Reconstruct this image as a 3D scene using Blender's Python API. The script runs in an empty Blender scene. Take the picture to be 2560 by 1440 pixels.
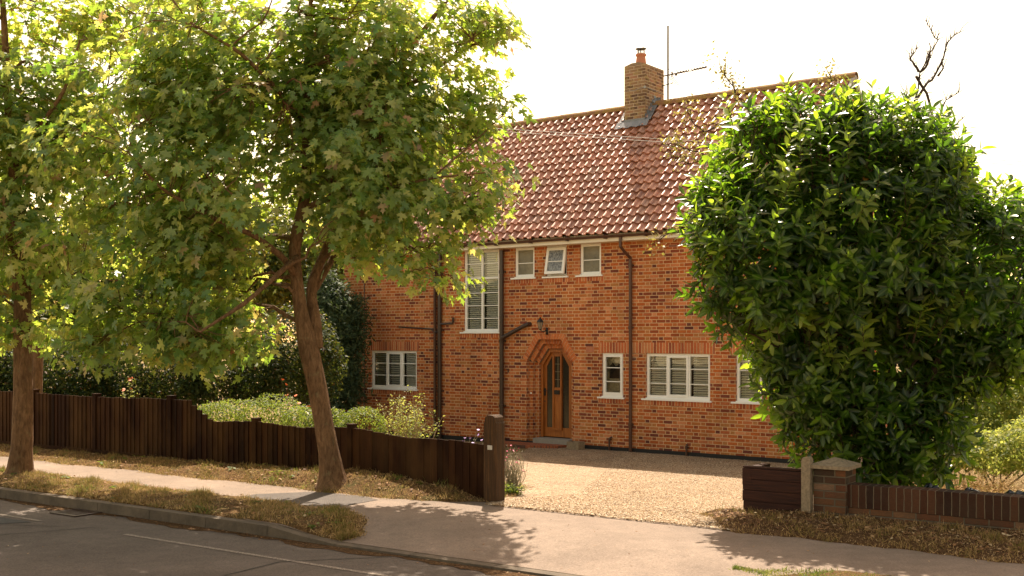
import bpy, bmesh, math, random
import numpy as np
from mathutils import Vector, Matrix
R = math.radians
S = bpy.context.scene
random.seed(7); rng = np.random.default_rng(11)

# ------------------------------------------------------------------ camera, sky, sun, exposure
EYE = 1.88
cam = bpy.data.cameras.new("camera"); co = bpy.data.objects.new("camera", cam)
S.collection.objects.link(co); S.camera = co
co.location = (0, 0, EYE); co.rotation_euler = (R(90), 0, 0)
cam.sensor_width = 36; cam.lens = 2785 / 2560 * 36; cam.shift_y = 122 / 2560; cam.clip_end = 2000
S.render.resolution_x = 1024; S.render.resolution_y = 576
SUN_EL = R(55); SUN_AZ = R(1)          # azimuth measured clockwise from +Y (the sun stands behind the house)
W = bpy.data.worlds.new("World"); S.world = W; W.use_nodes = True
wn = W.node_tree; wn.nodes.clear()
sky = wn.nodes.new("ShaderNodeTexSky"); sky.sky_type = 'NISHITA'; sky.sun_disc = False
sky.sun_elevation = SUN_EL; sky.sun_rotation = SUN_AZ; sky.air_density = 1.0; sky.dust_density = 1.2; sky.ozone_density = 0.6
tint = wn.nodes.new("ShaderNodeMix"); tint.data_type = 'RGBA'; tint.blend_type = 'MULTIPLY'
tint.inputs[0].default_value = 1; tint.inputs[7].default_value = (1.0, 0.66, 0.37, 1)
bg = wn.nodes.new("ShaderNodeBackground"); bg.inputs[1].default_value = 0.135
wo = wn.nodes.new("ShaderNodeOutputWorld")
wn.links.new(sky.outputs[0], tint.inputs[6]); wn.links.new(tint.outputs[2], bg.inputs[0]); wn.links.new(bg.outputs[0], wo.inputs[0])
sl = bpy.data.lights.new("sun", 'SUN'); sl.energy = 2.85; sl.angle = R(0.5); sl.color = (1.0, 0.87, 0.70)
so = bpy.data.objects.new("sun", sl); S.collection.objects.link(so)
sd = Vector((-math.sin(SUN_AZ) * math.cos(SUN_EL), -math.cos(SUN_AZ) * math.cos(SUN_EL), -math.sin(SUN_EL)))
so.rotation_euler = sd.to_track_quat('-Z', 'Y').to_euler(); so.location = (0, 40, 60)
S.view_settings.view_transform = 'Standard'; S.view_settings.look = 'None'
S.view_settings.exposure = 2.0; S.view_settings.gamma = 1.0
S.cycles.max_bounces = 8; S.cycles.transparent_max_bounces = 12; S.cycles.transmission_bounces = 5
S.cycles.diffuse_bounces = 4

# ------------------------------------------------------------------ frames
# street frame: t along the kerb (to the right), p away from the camera
ET = np.array([0.825, -0.565]); EP = np.array([0.565, 0.825])
def st(t, p, z=0.0):
    v = ET * t + EP * p
    return (float(v[0]), float(v[1]), z)
STREET_ROT = math.atan2(-0.565, 0.825)
def at(px, py, d):
    """a point of the place at depth d along a sight line of the survey photograph"""
    return np.array([(px - 1280) / 2785 * d, d, EYE + (842 - py) / 2785 * d])
HR = np.array([0.7955, -0.606]); HN = np.array([0.606, 0.7955]); HC = np.array([5.817, 22.1]); HZ = -0.67
HROT = math.atan2(-0.606, 0.7955)
def hw(x, y, z):
    v = HC + HR * x + HN * y
    return np.array([v[0], v[1], z + HZ])

# ------------------------------------------------------------------ object helpers
def link(o, parent=None):
    S.collection.objects.link(o)
    if parent is not None: o.parent = parent
    return o
def tag(o, label=None, cat=None, group=None, kind=None):
    if label: o["label"] = label
    if cat: o["category"] = cat
    if group: o["group"] = group
    if kind: o["kind"] = kind
    return o
def thing(name, label, cat, loc=(0, 0, 0), rz=0.0, group=None):
    o = bpy.data.objects.new(name, None); o.empty_display_size = 0.2
    link(o); o.location = tuple(float(a) for a in loc); o.rotation_euler = (0, 0, rz)
    return tag(o, label, cat, group)

class MB:
    """collects shapes in one mesh; uv in metres; face attribute rnd"""
    def __init__(s): s.v = []; s.f = []; s.uv = []; s.r = []; s.sm = []
    def poly(s, pts, uvs=None, r=None, smooth=False):
        b = len(s.v); s.v += [tuple(map(float, p)) for p in pts]
        s.f.append(tuple(range(b, b + len(pts)))); s.r.append(random.random() if r is None else r); s.sm.append(smooth)
        if uvs is None:
            n = Vector((0, 0, 0)); P = [Vector(p) for p in pts]
            for i in range(len(P)): n += P[i].cross(P[(i + 1) % len(P)])
            a = [abs(n.x), abs(n.y), abs(n.z)]
            k = a.index(max(a))
            uvs = [(p[1], p[2]) if k == 0 else (p[0], p[2]) if k == 1 else (p[0], p[1]) for p in pts]
        s.uv += uvs
    def box(s, x0, x1, y0, y1, z0, z1, r=None, sk=()):
        r = random.random() if r is None else r
        P = [(x0,y0,z0),(x1,y0,z0),(x1,y1,z0),(x0,y1,z0),(x0,y0,z1),(x1,y0,z1),(x1,y1,z1),(x0,y1,z1)]
        for i, q in enumerate([(0,3,2,1),(4,5,6,7),(0,1,5,4),(1,2,6,5),(2,3,7,6),(3,0,4,7)]):
            if i in sk: continue
            s.poly([P[k] for k in q], r=r)
        return s
    def obox(s, c, ax, ay, az, r=None):
        """oriented box: centre and three half axes"""
        c, ax, ay, az = [np.array(q, float) for q in (c, ax, ay, az)]
        P = [c + i*ax + j*ay + k*az for k in (-1,1) for (i,j) in ((-1,-1),(1,-1),(1,1),(-1,1))]
        r = random.random() if r is None else r
        for q in [(0,3,2,1),(4,5,6,7),(0,1,5,4),(1,2,6,5),(2,3,7,6),(3,0,4,7)]: s.poly([P[k] for k in q], r=r)
        return s
    def prism(s, pts, y0, y1, r=None):
        """polygon in x,z extruded along y"""
        n = len(pts); r = random.random() if r is None else r
        s.poly([(x, y0, z) for x, z in pts], r=r); s.poly([(x, y1, z) for x, z in reversed(pts)], r=r)
        for i in range(n):
            a, b = pts[i], pts[(i + 1) % n]
            s.poly([(b[0], y0, b[1]), (a[0], y0, a[1]), (a[0], y1, a[1]), (b[0], y1, b[1])], r=r)
        return s
    def ring(s, outer, inner, y0, y1, r=None, closed=True):
        n = len(outer); r = random.random() if r is None else r
        for i in range(n if closed else n - 1):
            j = (i + 1) % n
            a, b, c, d = outer[i], outer[j], inner[j], inner[i]
            s.poly([(a[0],y0,a[1]),(b[0],y0,b[1]),(c[0],y0,c[1]),(d[0],y0,d[1])], r=r)
            s.poly([(a[0],y1,a[1]),(d[0],y1,d[1]),(c[0],y1,c[1]),(b[0],y1,b[1])], r=r)
            s.poly([(a[0],y0,a[1]),(a[0],y1,a[1]),(b[0],y1,b[1]),(b[0],y0,b[1])], r=r)
            s.poly([(d[0],y0,d[1]),(c[0],y0,c[1]),(c[0],y1,c[1]),(d[0],y1,d[1])], r=r)
        return s
    def tube(s, pts, rad, k=8, cap=True, r=None, smooth=True, wob=0.0):
        pts = [Vector(tuple(map(float, p))) for p in pts]
        if not hasattr(rad, '__len__'): rad = [rad] * len(pts)
        r = random.random() if r is None else r
        rings = []; ref = None; L = 0
        for i, p in enumerate(pts):
            t = (pts[min(i+1, len(pts)-1)] - pts[max(i-1, 0)]).normalized()
            if ref is None: ref = Vector((1,0,0)) if abs(t.x) < 0.8 else Vector((0,1,0))
            u = (ref - t * ref.dot(t)).normalized(); w = t.cross(u); ref = u
            if i: L += (p - pts[i-1]).length
            rings.append(([p + (u*math.cos(2*math.pi*j/k) + w*math.sin(2*math.pi*j/k)) * rad[i] * (1 + wob*(random.random()-.5)) for j in range(k)], L))
        for (A, la), (B, lb) in zip(rings, rings[1:]):
            for j in range(k):
                j2 = (j+1) % k
                s.poly([A[j], A[j2], B[j2], B[j]], uvs=[(j/k, la), ((j+1)/k, la), ((j+1)/k, lb), (j/k, lb)], r=r, smooth=smooth)
        if cap:
            s.poly(list(reversed(rings[0][0])), r=r); s.poly(rings[-1][0], r=r)
        return s
    def lathe(s, prof, c=(0,0,0), k=20, r=None, smooth=True):
        """profile (radius, z) about the vertical"""
        r = random.random() if r is None else r
        for (r0, z0), (r1, z1) in zip(prof, prof[1:]):
            for j in range(k):
                a, b = 2*math.pi*j/k, 2*math.pi*(j+1)/k
                q = [(c[0]+r0*math.cos(a), c[1]+r0*math.sin(a), c[2]+z0), (c[0]+r0*math.cos(b), c[1]+r0*math.sin(b), c[2]+z0),
                     (c[0]+r1*math.cos(b), c[1]+r1*math.sin(b), c[2]+z1), (c[0]+r1*math.cos(a), c[1]+r1*math.sin(a), c[2]+z1)]
                if r0 < 1e-6: q = q[1:]
                elif r1 < 1e-6: q = q[:3]
                s.poly(q, r=r, smooth=smooth)
        return s
    def build(s, name, mat, parent=None, bevel=0, weld=True):
        me = bpy.data.meshes.new(name); me.from_pydata(s.v, [], s.f)
        l = me.uv_layers.new(name="uv"); l.data.foreach_set("uv", [c for q in s.uv for c in q])
        a = me.attributes.new("rnd", 'FLOAT', 'FACE'); a.data.foreach_set("value", s.r)
        me.polygons.foreach_set("use_smooth", s.sm)
        me.materials.append(mat)
        if weld or bevel:
            bm = bmesh.new(); bm.from_mesh(me)
            bmesh.ops.remove_doubles(bm, verts=bm.verts, dist=1e-5)
            if bevel:
                es = [e for e in bm.edges if len(e.link_faces) == 2 and e.calc_face_angle(0) > 0.6]
                bmesh.ops.bevel(bm, geom=es, offset=bevel, segments=2, affect='EDGES', profile=.6)
            bm.to_mesh(me); bm.free()
        return link(bpy.data.objects.new(name, me), parent)

def leafmesh(name, tpl, P, N, T, Sc, rnd, mat, parent=None, smooth=False, extra=None):
    """many leaves in one mesh; tpl = (verts, faces all of equal length)"""
    tv, tf = np.array(tpl[0], float), np.array(tpl[1], int)
    P, N, T = [np.array(a, float) for a in (P, N, T)]
    Sc = np.array(Sc, float); rnd = np.array(rnd, float)
    N = N / (np.linalg.norm(N, axis=1, keepdims=True) + 1e-9)
    T = T - N * (T * N).sum(1, keepdims=True); T = T / (np.linalg.norm(T, axis=1, keepdims=True) + 1e-9)
    X = np.cross(T, N)
    if Sc.ndim == 1: Sc = np.stack([Sc, Sc, Sc], 1)
    V = (P[:, None, :] + X[:, None, :] * (tv[None, :, 0:1] * Sc[:, None, 0:1]) + T[:, None, :] * (tv[None, :, 1:2] * Sc[:, None, 1:2])
         + N[:, None, :] * (tv[None, :, 2:3] * Sc[:, None, 2:3]))
    M, K = len(P), len(tv); nf, fl = tf.shape
    F = (tf[None] + (np.arange(M) * K)[:, None, None]).reshape(-1)
    me = bpy.data.meshes.new(name)
    me.vertices.add(M * K); me.vertices.foreach_set("co", V.reshape(-1))
    me.loops.add(len(F)); me.loops.foreach_set("vertex_index", F.astype(np.int32))
    me.polygons.add(M * nf); me.polygons.foreach_set("loop_start", (np.arange(M * nf) * fl).astype(np.int32))
    me.polygons.foreach_set("loop_total", np.full(M * nf, fl, np.int32))
    a = me.attributes.new("rnd", 'FLOAT', 'POINT'); a.data.foreach_set("value", np.repeat(rnd, K))
    a = me.attributes.new("along", 'FLOAT', 'POINT'); a.data.foreach_set("value", np.tile(tv[:, 1], M))
    a = me.attributes.new("across", 'FLOAT', 'POINT'); a.data.foreach_set("value", np.tile(tv[:, 0], M))
    if smooth: me.polygons.foreach_set("use_smooth", [True] * (M * nf))
    me.update(); me.validate(); me.materials.append(mat)
    return link(bpy.data.objects.new(name, me), parent)

# ------------------------------------------------------------------ materials
class NT:
    def __init__(s, name):
        s.m = bpy.data.materials.new(name); s.m.use_nodes = True; s.t = s.m.node_tree; s.t.nodes.clear()
        s.out = s.t.nodes.new("ShaderNodeOutputMaterial")
    def n(s, t, **k):
        q = s.t.nodes.new(t)
        for a, b in k.items(): setattr(q, a, b)
        return q
    def l(s, a, b): s.t.links.new(a, b)
    def _set(s, sock, v):
        if isinstance(v, bpy.types.NodeSocket): s.l(v, sock)
        elif v is not None:
            if hasattr(v, '__len__') and sock.type == 'RGBA' and len(v) == 3: v = (*v, 1)
            sock.default_value = v
    def math(s, op, a, b=None, c=None):
        q = s.n("ShaderNodeMath", operation=op)
        s._set(q.inputs[0], a); s._set(q.inputs[1], b); s._set(q.inputs[2], c); return q.outputs[0]
    def mix(s, f, a, b, mode='MIX'):
        q = s.n("ShaderNodeMix", data_type='RGBA', blend_type=mode)
        s._set(q.inputs[0], f); s._set(q.inputs[6], a); s._set(q.inputs[7], b); return q.outputs[2]
    def ramp(s, f, stops, interp='LINEAR'):
        q = s.n("ShaderNodeValToRGB"); q.color_ramp.interpolation = interp
        e = q.color_ramp.elements
        while len(e) > 1: e.remove(e[-1])
        e[0].position = stops[0][0]; e[0].color = (*stops[0][1], 1) if hasattr(stops[0][1], '__len__') else (stops[0][1],)*3 + (1,)
        for p, c in stops[1:]:
            x = e.new(p); x.color = (*c, 1) if hasattr(c, '__len__') else (c, c, c, 1)
        s._set(q.inputs[0], f); return q.outputs[0]
    def noise(s, vec, scale, detail=4, rough=.55, dist=0.0):
        q = s.n("ShaderNodeTexNoise"); q.inputs['Scale'].default_value = scale; q.inputs['Detail'].default_value = detail
        q.inputs['Roughness'].default_value = rough; q.inputs['Distortion'].default_value = dist
        if vec is not None: s.l(vec, q.inputs['Vector'])
        return q.outputs[0]
    def vor(s, vec, scale, feat='F1', out=0):
        q = s.n("ShaderNodeTexVoronoi", feature=feat); q.inputs['Scale'].default_value = scale
        if vec is not None: s.l(vec, q.inputs['Vector'])
        return q.outputs[out]
    def obj(s): return s.n("ShaderNodeTexCoord").outputs['Object']
    def geo(s): return s.n("ShaderNodeNewGeometry").outputs['Position']
    def uv(s): return s.n("ShaderNodeTexCoord").outputs['UV']
    def attr(s, name): return s.n("ShaderNodeAttribute", attribute_name=name).outputs['Fac']
    def scale(s, vec, sc):
        q = s.n("ShaderNodeMapping"); q.inputs['Scale'].default_value = sc; s.l(vec, q.inputs[0]); return q.outputs[0]
    def bump(s, h, dist=.01, strength=1.0):
        q = s.n("ShaderNodeBump"); q.inputs['Distance'].default_value = dist; q.inputs['Strength'].default_value = strength
        s.l(h, q.inputs['Height']); return q.outputs[0]
    def pbr(s, col, rough=.8, bump=None, metal=0, spec=.5, **k):
        q = s.n("ShaderNodeBsdfPrincipled")
        s._set(q.inputs['Base Color'], col); s._set(q.inputs['Roughness'], rough); q.inputs['Metallic'].default_value = metal
        q.inputs['Specular IOR Level'].default_value = spec
        if bump is not None: s.l(bump, q.inputs['Normal'])
        for a, b in k.items(): s._set(q.inputs[a], b)
        s.l(q.outputs[0], s.out.inputs[0]); return s.m

def plain(name, col, rough=.7, var=.15, nscale=8, metal=0, spec=.5, bumpd=0.0, bscale=60):
    t = NT(name); o = t.obj(); f = t.noise(o, nscale, 6, .65)
    c = t.mix(f, [max(0, a*(1-var*1.6)) for a in col], [min(1, a*(1+var*1.2)) for a in col])
    b = t.bump(t.noise(o, bscale, 3), bumpd) if bumpd else None
    return t.pbr(c, rough, b, metal, spec)

BRICKRAMP = [(0.0, (.13,.038,.028)), (.10, (.24,.062,.034)), (.22, (.30,.07,.023)), (.40, (.50,.125,.030)), (.58, (.48,.145,.040)),
             (.72, (.46,.19,.060)), (.84, (.60,.21,.085)), (.93, (.42,.10,.032)), (1.0, (.64,.25,.11))]
def brick(name, bond='flemish', mortar=(.76,.48,.27), ramp=BRICKRAMP, mw=.0066, dirt=0.0, lichen=0.0, joint=.075, rows=.075, off=0.0):
    t = NT(name); u = t.n("ShaderNodeSeparateXYZ"); t.l(t.uv(), u.inputs[0]); U, V = u.outputs[0], u.outputs[1]
    nz = t.noise(t.uv(), 9, 3); U = t.math('ADD', U, t.math('MULTIPLY', t.math('SUBTRACT', nz, .5), .012))
    V = t.math('ADD', V, off)
    if bond == 'soldier':
        cid = t.math('FLOOR', t.math('DIVIDE', U, joint)); f = t.math('SUBTRACT', U, t.math('MULTIPLY', cid, joint))
        du = t.math('MINIMUM', f, t.math('SUBTRACT', joint, f)); row = 0.0; d = du
    else:
        row = t.math('FLOOR', t.math('DIVIDE', V, rows)); fv = t.math('SUBTRACT', V, t.math('MULTIPLY', row, rows))
        odd = t.math('FLOORED_MODULO', row, 2.0)
        per, sw = (.3375, .225) if bond == 'flemish' else (.225, .225)
        uo = t.math('ADD', U, t.math('MULTIPLY', odd, per / 2))
        cell = t.math('FLOOR', t.math('DIVIDE', uo, per)); f = t.math('SUBTRACT', uo, t.math('MULTIPLY', cell, per))
        if bond == 'flemish':
            ish = t.math('GREATER_THAN', f, sw)
            f2 = t.math('SUBTRACT', f, t.math('MULTIPLY', ish, sw)); w = t.math('SUBTRACT', sw, t.math('MULTIPLY', ish, sw - .1125))
            cid = t.math('ADD', t.math('MULTIPLY', cell, 2), ish)
        else: f2, w, cid = f, sw, cell
        du = t.math('MINIMUM', f2, t.math('SUBTRACT', w, f2))
        dv = t.math('MINIMUM', fv, t.math('SUBTRACT', rows, fv)); d = t.math('MINIMUM', du, dv)
    cx = t.n("ShaderNodeCombineXYZ"); t._set(cx.inputs[0], cid); t._set(cx.inputs[1], row)
    wn_ = t.n("ShaderNodeTexWhiteNoise", noise_dimensions='2D'); t.l(cx.outputs[0], wn_.inputs['Vector'])
    big = t.noise(t.uv(), .55, 3); rv = t.math('ADD', wn_.outputs[0], t.math('MULTIPLY', t.math('SUBTRACT', big, .5), .32))
    c = t.ramp(rv, ramp)
    n1 = t.noise(t.scale(t.uv(), (1, 2.5, 1)), 28, 5, .7)
    c = t.mix(.8, c, t.ramp(n1, [(.25, .55), (.5, 1.0), (.8, 1.45)]), 'MULTIPLY')
    mm = t.math('SMOOTH_MIN', 1.0, t.math('MAXIMUM', 0.0, t.math('DIVIDE', t.math('SUBTRACT', mw + .0025, t.math('ADD', d, t.math('MULTIPLY', t.math('SUBTRACT', n1, .5), .003))), .003)), .05)
    mc = t.mix(t.noise(t.uv(), 14, 4, .7), [a*.6 for a in mortar], [min(1, a*1.15) for a in mortar])
    c = t.mix(mm, c, mc)
    st_ = t.ramp(t.noise(t.scale(t.uv(), (1.2, .5, 1)), 1.3, 5, .62), [(.35, .72), (.6, 1.08)])
    c = t.mix(.75, c, st_, 'MULTIPLY')
    # efflorescence blooms
    ef = t.ramp(t.noise(t.uv(), 2.1, 6, .7), [(.62, 0.0), (.76, .35)]); c = t.mix(ef, c, (.55, .42, .33))
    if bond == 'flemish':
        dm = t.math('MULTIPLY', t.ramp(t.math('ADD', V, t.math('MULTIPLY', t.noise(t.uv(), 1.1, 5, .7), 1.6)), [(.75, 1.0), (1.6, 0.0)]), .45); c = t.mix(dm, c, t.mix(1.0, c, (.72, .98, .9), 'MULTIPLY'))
    if dirt:
        dd = t.ramp(t.noise(t.uv(), 3.5, 6, .7), [(.3, 0.0), (.62, 1.0)]); c = t.mix(t.math('MULTIPLY', dd, dirt), c, (.07, .055, .035))
    if lichen:
        li = t.ramp(t.noise(t.uv(), 6, 6, .75), [(.5, 0.0), (.62, 1.0)]); c = t.mix(t.math('MULTIPLY', li, lichen), c, (.36, .26, .10))
    h = t.math('SUBTRACT', t.math('MULTIPLY', n1, .35), mm)
    return t.pbr(c, .88, t.bump(h, .006), spec=.25)

def leafmat(name, ramp, trans, under=None, tw=.5, gloss=.35, spec=.35, vein=None):
    """leaf: diffuse + translucent + waxy coat, colour by the leaf's own random value"""
    t = NT(name); r = t.attr('rnd'); c = t.ramp(r, ramp)
    nn = t.noise(t.geo(), 3.2, 3); c = t.mix(.35, c, t.ramp(nn, [(.3, .62), (.7, 1.35)]), 'MULTIPLY')
    if vein is not None:
        v = t.math('ABSOLUTE', t.attr('across')); v = t.math('LESS_THAN', v, .035); c = t.mix(t.math('MULTIPLY', v, .5), c, vein)
    front = c
    if under is not None:
        g = t.n("ShaderNodeNewGeometry"); c = t.mix(g.outputs['Backfacing'], c, t.mix(.35, under, front))
    q = t.n("ShaderNodeBsdfPrincipled"); t._set(q.inputs['Base Color'], c); q.inputs['Roughness'].default_value = gloss
    q.inputs['Specular IOR Level'].default_value = spec
    tl = t.n("ShaderNodeBsdfTranslucent"); t._set(tl.inputs[0], t.mix(1.0, t.ramp(r, trans), t.ramp(nn, [(.3, .7), (.7, 1.25)]), 'MULTIPLY'))
    ms = t.n("ShaderNodeMixShader"); ms.inputs[0].default_value = tw
    t.l(q.outputs[0], ms.inputs[1]); t.l(tl.outputs[0], ms.inputs[2]); t.l(ms.outputs[0], t.out.inputs[0]); return t.m

M = {}
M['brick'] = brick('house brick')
M['brick_soldier'] = brick('brick on end', 'soldier', ramp=[(0, (.28,.075,.04)), (.4, (.50,.125,.045)), (.75, (.58,.17,.065)), (1, (.60,.25,.11))])
M['brick_chimney'] = brick('chimney brick', 'stretcher', ramp=[(0, (.10,.055,.04)), (.4, (.24,.14,.08)), (.7, (.30,.19,.11)), (1, (.32,.16,.10))], lichen=.75, mortar=(.6,.46,.32))
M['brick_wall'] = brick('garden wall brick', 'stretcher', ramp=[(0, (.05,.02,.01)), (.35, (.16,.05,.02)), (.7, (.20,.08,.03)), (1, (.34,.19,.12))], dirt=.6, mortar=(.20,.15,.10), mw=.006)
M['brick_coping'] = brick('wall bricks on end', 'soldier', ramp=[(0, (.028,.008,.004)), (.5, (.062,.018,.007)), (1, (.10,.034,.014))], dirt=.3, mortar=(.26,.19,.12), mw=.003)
M['upvc'] = plain('white window plastic', (.88,.86,.83), .35, .04)
M['cream'] = plain('cream painted timber', (.84,.76,.64), .6, .08, 5)
M['brown'] = plain('brown plastic pipe', (.085,.035,.022), .35, .2)
M['black_pipe'] = plain('dark brown soil pipe', (.045,.024,.018), .3, .25)
M['black_iron'] = plain('black iron', (.012,.012,.013), .4, .2)
M['bitumen'] = plain('black bitumen plinth', (.013,.012,.012), .7, .3)
M['lead'] = plain('lead sheet', (.22,.23,.25), .5, .35, 5, .3, bumpd=.01, bscale=9)
M['concrete'] = plain('pitted concrete', (.30,.22,.14), .9, .55, 26, bumpd=.006, bscale=70)
M['step'] = plain('smooth grey step', (.30,.27,.23), .8, .2, 14)
M['terracotta'] = plain('terracotta', (.50,.19,.10), .75, .2, 14)
M['steel'] = plain('galvanised steel', (.33,.32,.31), .45, .2, 20, .6)
M['verge'] = plain('pale mortar verge', (.42,.38,.36), .8, .2, 12, bumpd=.004)
M['blind'] = plain('white blind slats', (.90,.87,.80), .5, .05)
M['room'] = plain('dim interior plaster', (.16,.13,.11), .9, .1)
M['poly'] = plain('black plastic sheet', (.012,.013,.017), .22, .3, 3, bumpd=.06, bscale=9)
M['cable'] = plain('grey cable', (.30,.28,.25), .6, .1)
M['pink'] = plain('magenta petals', (.65,.05,.18), .6, .2)
M['purple'] = plain('lavender petals', (.42,.26,.62), .6, .2)
M['orange'] = plain('orange petals', (.75,.16,.05), .6, .2)
M['whitefl'] = plain('white petals', (.8,.78,.7), .6, .1)
M['paint'] = None

t = NT('varnished oak door'); o = t.obj(); g = t.noise(t.scale(o, (14, 14, 1.1)), 3, 6, .6, .6)
M['oak'] = t.pbr(t.ramp(g, [(.25, (.20,.052,.009)), (.55, (.40,.125,.022)), (.8, (.54,.20,.045))]), .38, t.bump(g, .002))
t = NT('leaded glass'); M['glassdark'] = t.pbr(t.mix(t.noise(t.obj(), 30, 3), (.018,.015,.012), (.06,.05,.035)), .08, t.bump(t.noise(t.obj(), 60, 2), .001), spec=.6)
t = NT('window glass'); gl = t.n("ShaderNodeBsdfGlossy"); gl.inputs['Roughness'].default_value = .015; gl.inputs[0].default_value = (.95,.95,.9,1)
tr = t.n("ShaderNodeBsdfTransparent"); tr.inputs[0].default_value = (.94,.95,.92,1)
fr = t.n("ShaderNodeFresnel"); fr.inputs[0].default_value = 1.55; ms = t.n("ShaderNodeMixShader")
t.l(t.bump(t.noise(t.obj(), 1.2, 2), .006), gl.inputs['Normal'])
t.l(t.math('MULTIPLY_ADD', fr.outputs[0], 1.4, .02), ms.inputs[0]); t.l(tr.outputs[0], ms.inputs[1]); t.l(gl.outputs[0], ms.inputs[2]); t.l(ms.outputs[0], t.out.inputs[0])
M['glass'] = t.m
t = NT('obscured bathroom glass'); n = t.noise(t.scale(t.obj(), (40, 40, 14)), 1.6, 4, .7)
M['obscure'] = t.pbr(t.ramp(t.noise(t.obj(), 2.0, 3), [(.35, (.10,.09,.055)), (.65, (.24,.21,.14))]), .22, t.bump(n, .012), spec=.7)
t = NT('rippled open pane'); n = t.noise(t.scale(t.obj(), (30, 30, 9)), 1.6, 4, .7)
M['ripple'] = t.pbr(t.ramp(n, [(.38, (.03,.035,.04)), (.6, (.30,.31,.32))]), .18, t.bump(n, .012), spec=.7)

# roof tile
t = NT('clay roof tile'); o = t.obj(); r = t.attr('rnd')
c = t.ramp(r, [(0, (.24,.09,.05)), (.35, (.38,.145,.08)), (.7, (.48,.20,.12)), (1, (.34,.17,.11))])
c = t.mix(.7, c, t.ramp(t.noise(o, 14, 5, .7), [(.3, .6), (.7, 1.35)]), 'MULTIPLY')
c = t.mix(t.ramp(t.noise(o, 1.7, 5, .7), [(.5, 0.0), (.72, .4)]), c, (.20,.12,.10))
c = t.mix(t.ramp(t.noise(o, 19, 3, .6), [(.66, 0.0), (.72, .7)]), c, (.42,.33,.17))
M['tile'] = t.pbr(c, .42, t.bump(t.noise(o, 90, 3), .002), spec=1.0)
t = NT('lichened ridge tile'); o = t.obj()
c = t.mix(t.ramp(t.noise(o, 6, 6, .75), [(.42, 0.0), (.56, 1.0)]), (.26,.13,.075), (.30,.19,.06))
M['ridge'] = t.pbr(c, .85, t.bump(t.noise(o, 50, 4), .012), spec=.2)

# fence timber: colour per board
t = NT('creosoted fence board'); o = t.obj(); r = t.attr('rnd')
c = t.ramp(r, [(0, (.014,.005,.002)), (.5, (.022,.007,.0025)), (.85, (.034,.012,.004)), (1, (.05,.02,.007))])
c = t.mix(.85, c, t.ramp(t.noise(t.scale(o, (18, 18, 1.0)), 2.6, 6, .7), [(.25, .45), (.55, 1.0), (.8, 1.7)]), 'MULTIPLY')
c = t.mix(t.ramp(t.noise(t.scale(o, (1.5, 1.5, .8)), 1.5, 4), [(.42, 0.0), (.7, .75)]), c, (.075,.036,.012))
M['fence'] = t.pbr(c, .8, t.bump(t.noise(t.scale(o, (30, 30, 1.5)), 3, 4), .006), spec=.1)
t = NT('weathered oak post'); o = t.obj()
g = t.noise(t.scale(o, (22, 22, 1.0)), 2.2, 6, .7, .4)
c = t.ramp(g, [(.25, (.014,.007,.003)), (.5, (.055,.025,.008)), (.75, (.14,.062,.018))])
M['postwood'] = t.pbr(c, .8, t.bump(g, .012), spec=.3)
t = NT('dark sleeper timber'); o = t.obj(); g = t.noise(t.scale(o, (1.2, 9, 22)), 2.4, 6, .7, .3)
M['sleeper'] = t.pbr(t.ramp(g, [(.25, (.012,.004,.003)), (.55, (.042,.012,.006)), (.8, (.08,.026,.012))]), .75, t.bump(g, .008), spec=.3)

def bark(name, a, b, c_):
    t = NT(name); o = t.obj(); n = t.noise(t.scale(o, (1, 1, .3)), 26, 7, .72, .5); n2 = t.noise(o, 3.0, 4)
    c = t.ramp(n, [(.3, a), (.5, b), (.72, c_)]); c = t.mix(.6, c, t.ramp(n2, [(.3, .62), (.7, 1.35)]), 'MULTIPLY')
    c = t.mix(t.ramp(t.noise(o, 8, 5, .7), [(.58, 0.0), (.7, .4)]), c, (.20,.19,.10))
    return t.pbr(c, .85, t.bump(n, .022), spec=.2)
M['bark'] = bark('maple bark', (.06,.03,.014), (.15,.08,.038), (.24,.14,.075))
M['bark_dark'] = bark('dark stem bark', (.03,.02,.014), (.07,.045,.028), (.12,.08,.05))
M['bark_pale'] = bark('pale bark', (.22,.15,.09), (.36,.26,.17), (.46,.35,.25))
M['deadwood'] = bark('dead wood', (.035,.025,.02), (.06,.04,.03), (.10,.07,.05))

M['maple_leaf'] = leafmat('maple leaf', [(0, (.05,.11,.04)), (.3, (.10,.17,.055)), (.65, (.19,.25,.08)), (.88, (.33,.35,.14)), (.95, (.32,.22,.15)), (1, (.48,.20,.08))],
    [(0, (.24,.48,.035)), (.5, (.50,.64,.06)), (.85, (.95,.88,.18)), (.96, (.55,.30,.12)), (1, (.6,.25,.08))], under=(.19,.24,.13), tw=.5, gloss=.4, spec=.6)
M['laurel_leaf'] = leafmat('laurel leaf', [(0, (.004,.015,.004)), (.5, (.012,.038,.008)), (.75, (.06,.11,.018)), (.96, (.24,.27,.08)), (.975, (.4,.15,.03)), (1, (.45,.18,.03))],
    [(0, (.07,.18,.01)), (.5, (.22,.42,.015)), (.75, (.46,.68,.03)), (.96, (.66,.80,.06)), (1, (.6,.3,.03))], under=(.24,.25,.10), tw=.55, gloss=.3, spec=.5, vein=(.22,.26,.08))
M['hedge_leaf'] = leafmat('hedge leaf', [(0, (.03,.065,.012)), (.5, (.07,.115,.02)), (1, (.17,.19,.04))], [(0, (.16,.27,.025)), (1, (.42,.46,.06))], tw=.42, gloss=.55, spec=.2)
M['dark_leaf'] = leafmat('dark hedge leaf', [(0, (.010,.024,.008)), (.6, (.022,.042,.012)), (.93, (.05,.07,.02)), (1, (.14,.05,.02))], [(0, (.07,.12,.015)), (1, (.25,.25,.03))], tw=.3, gloss=.55, spec=.15)
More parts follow.
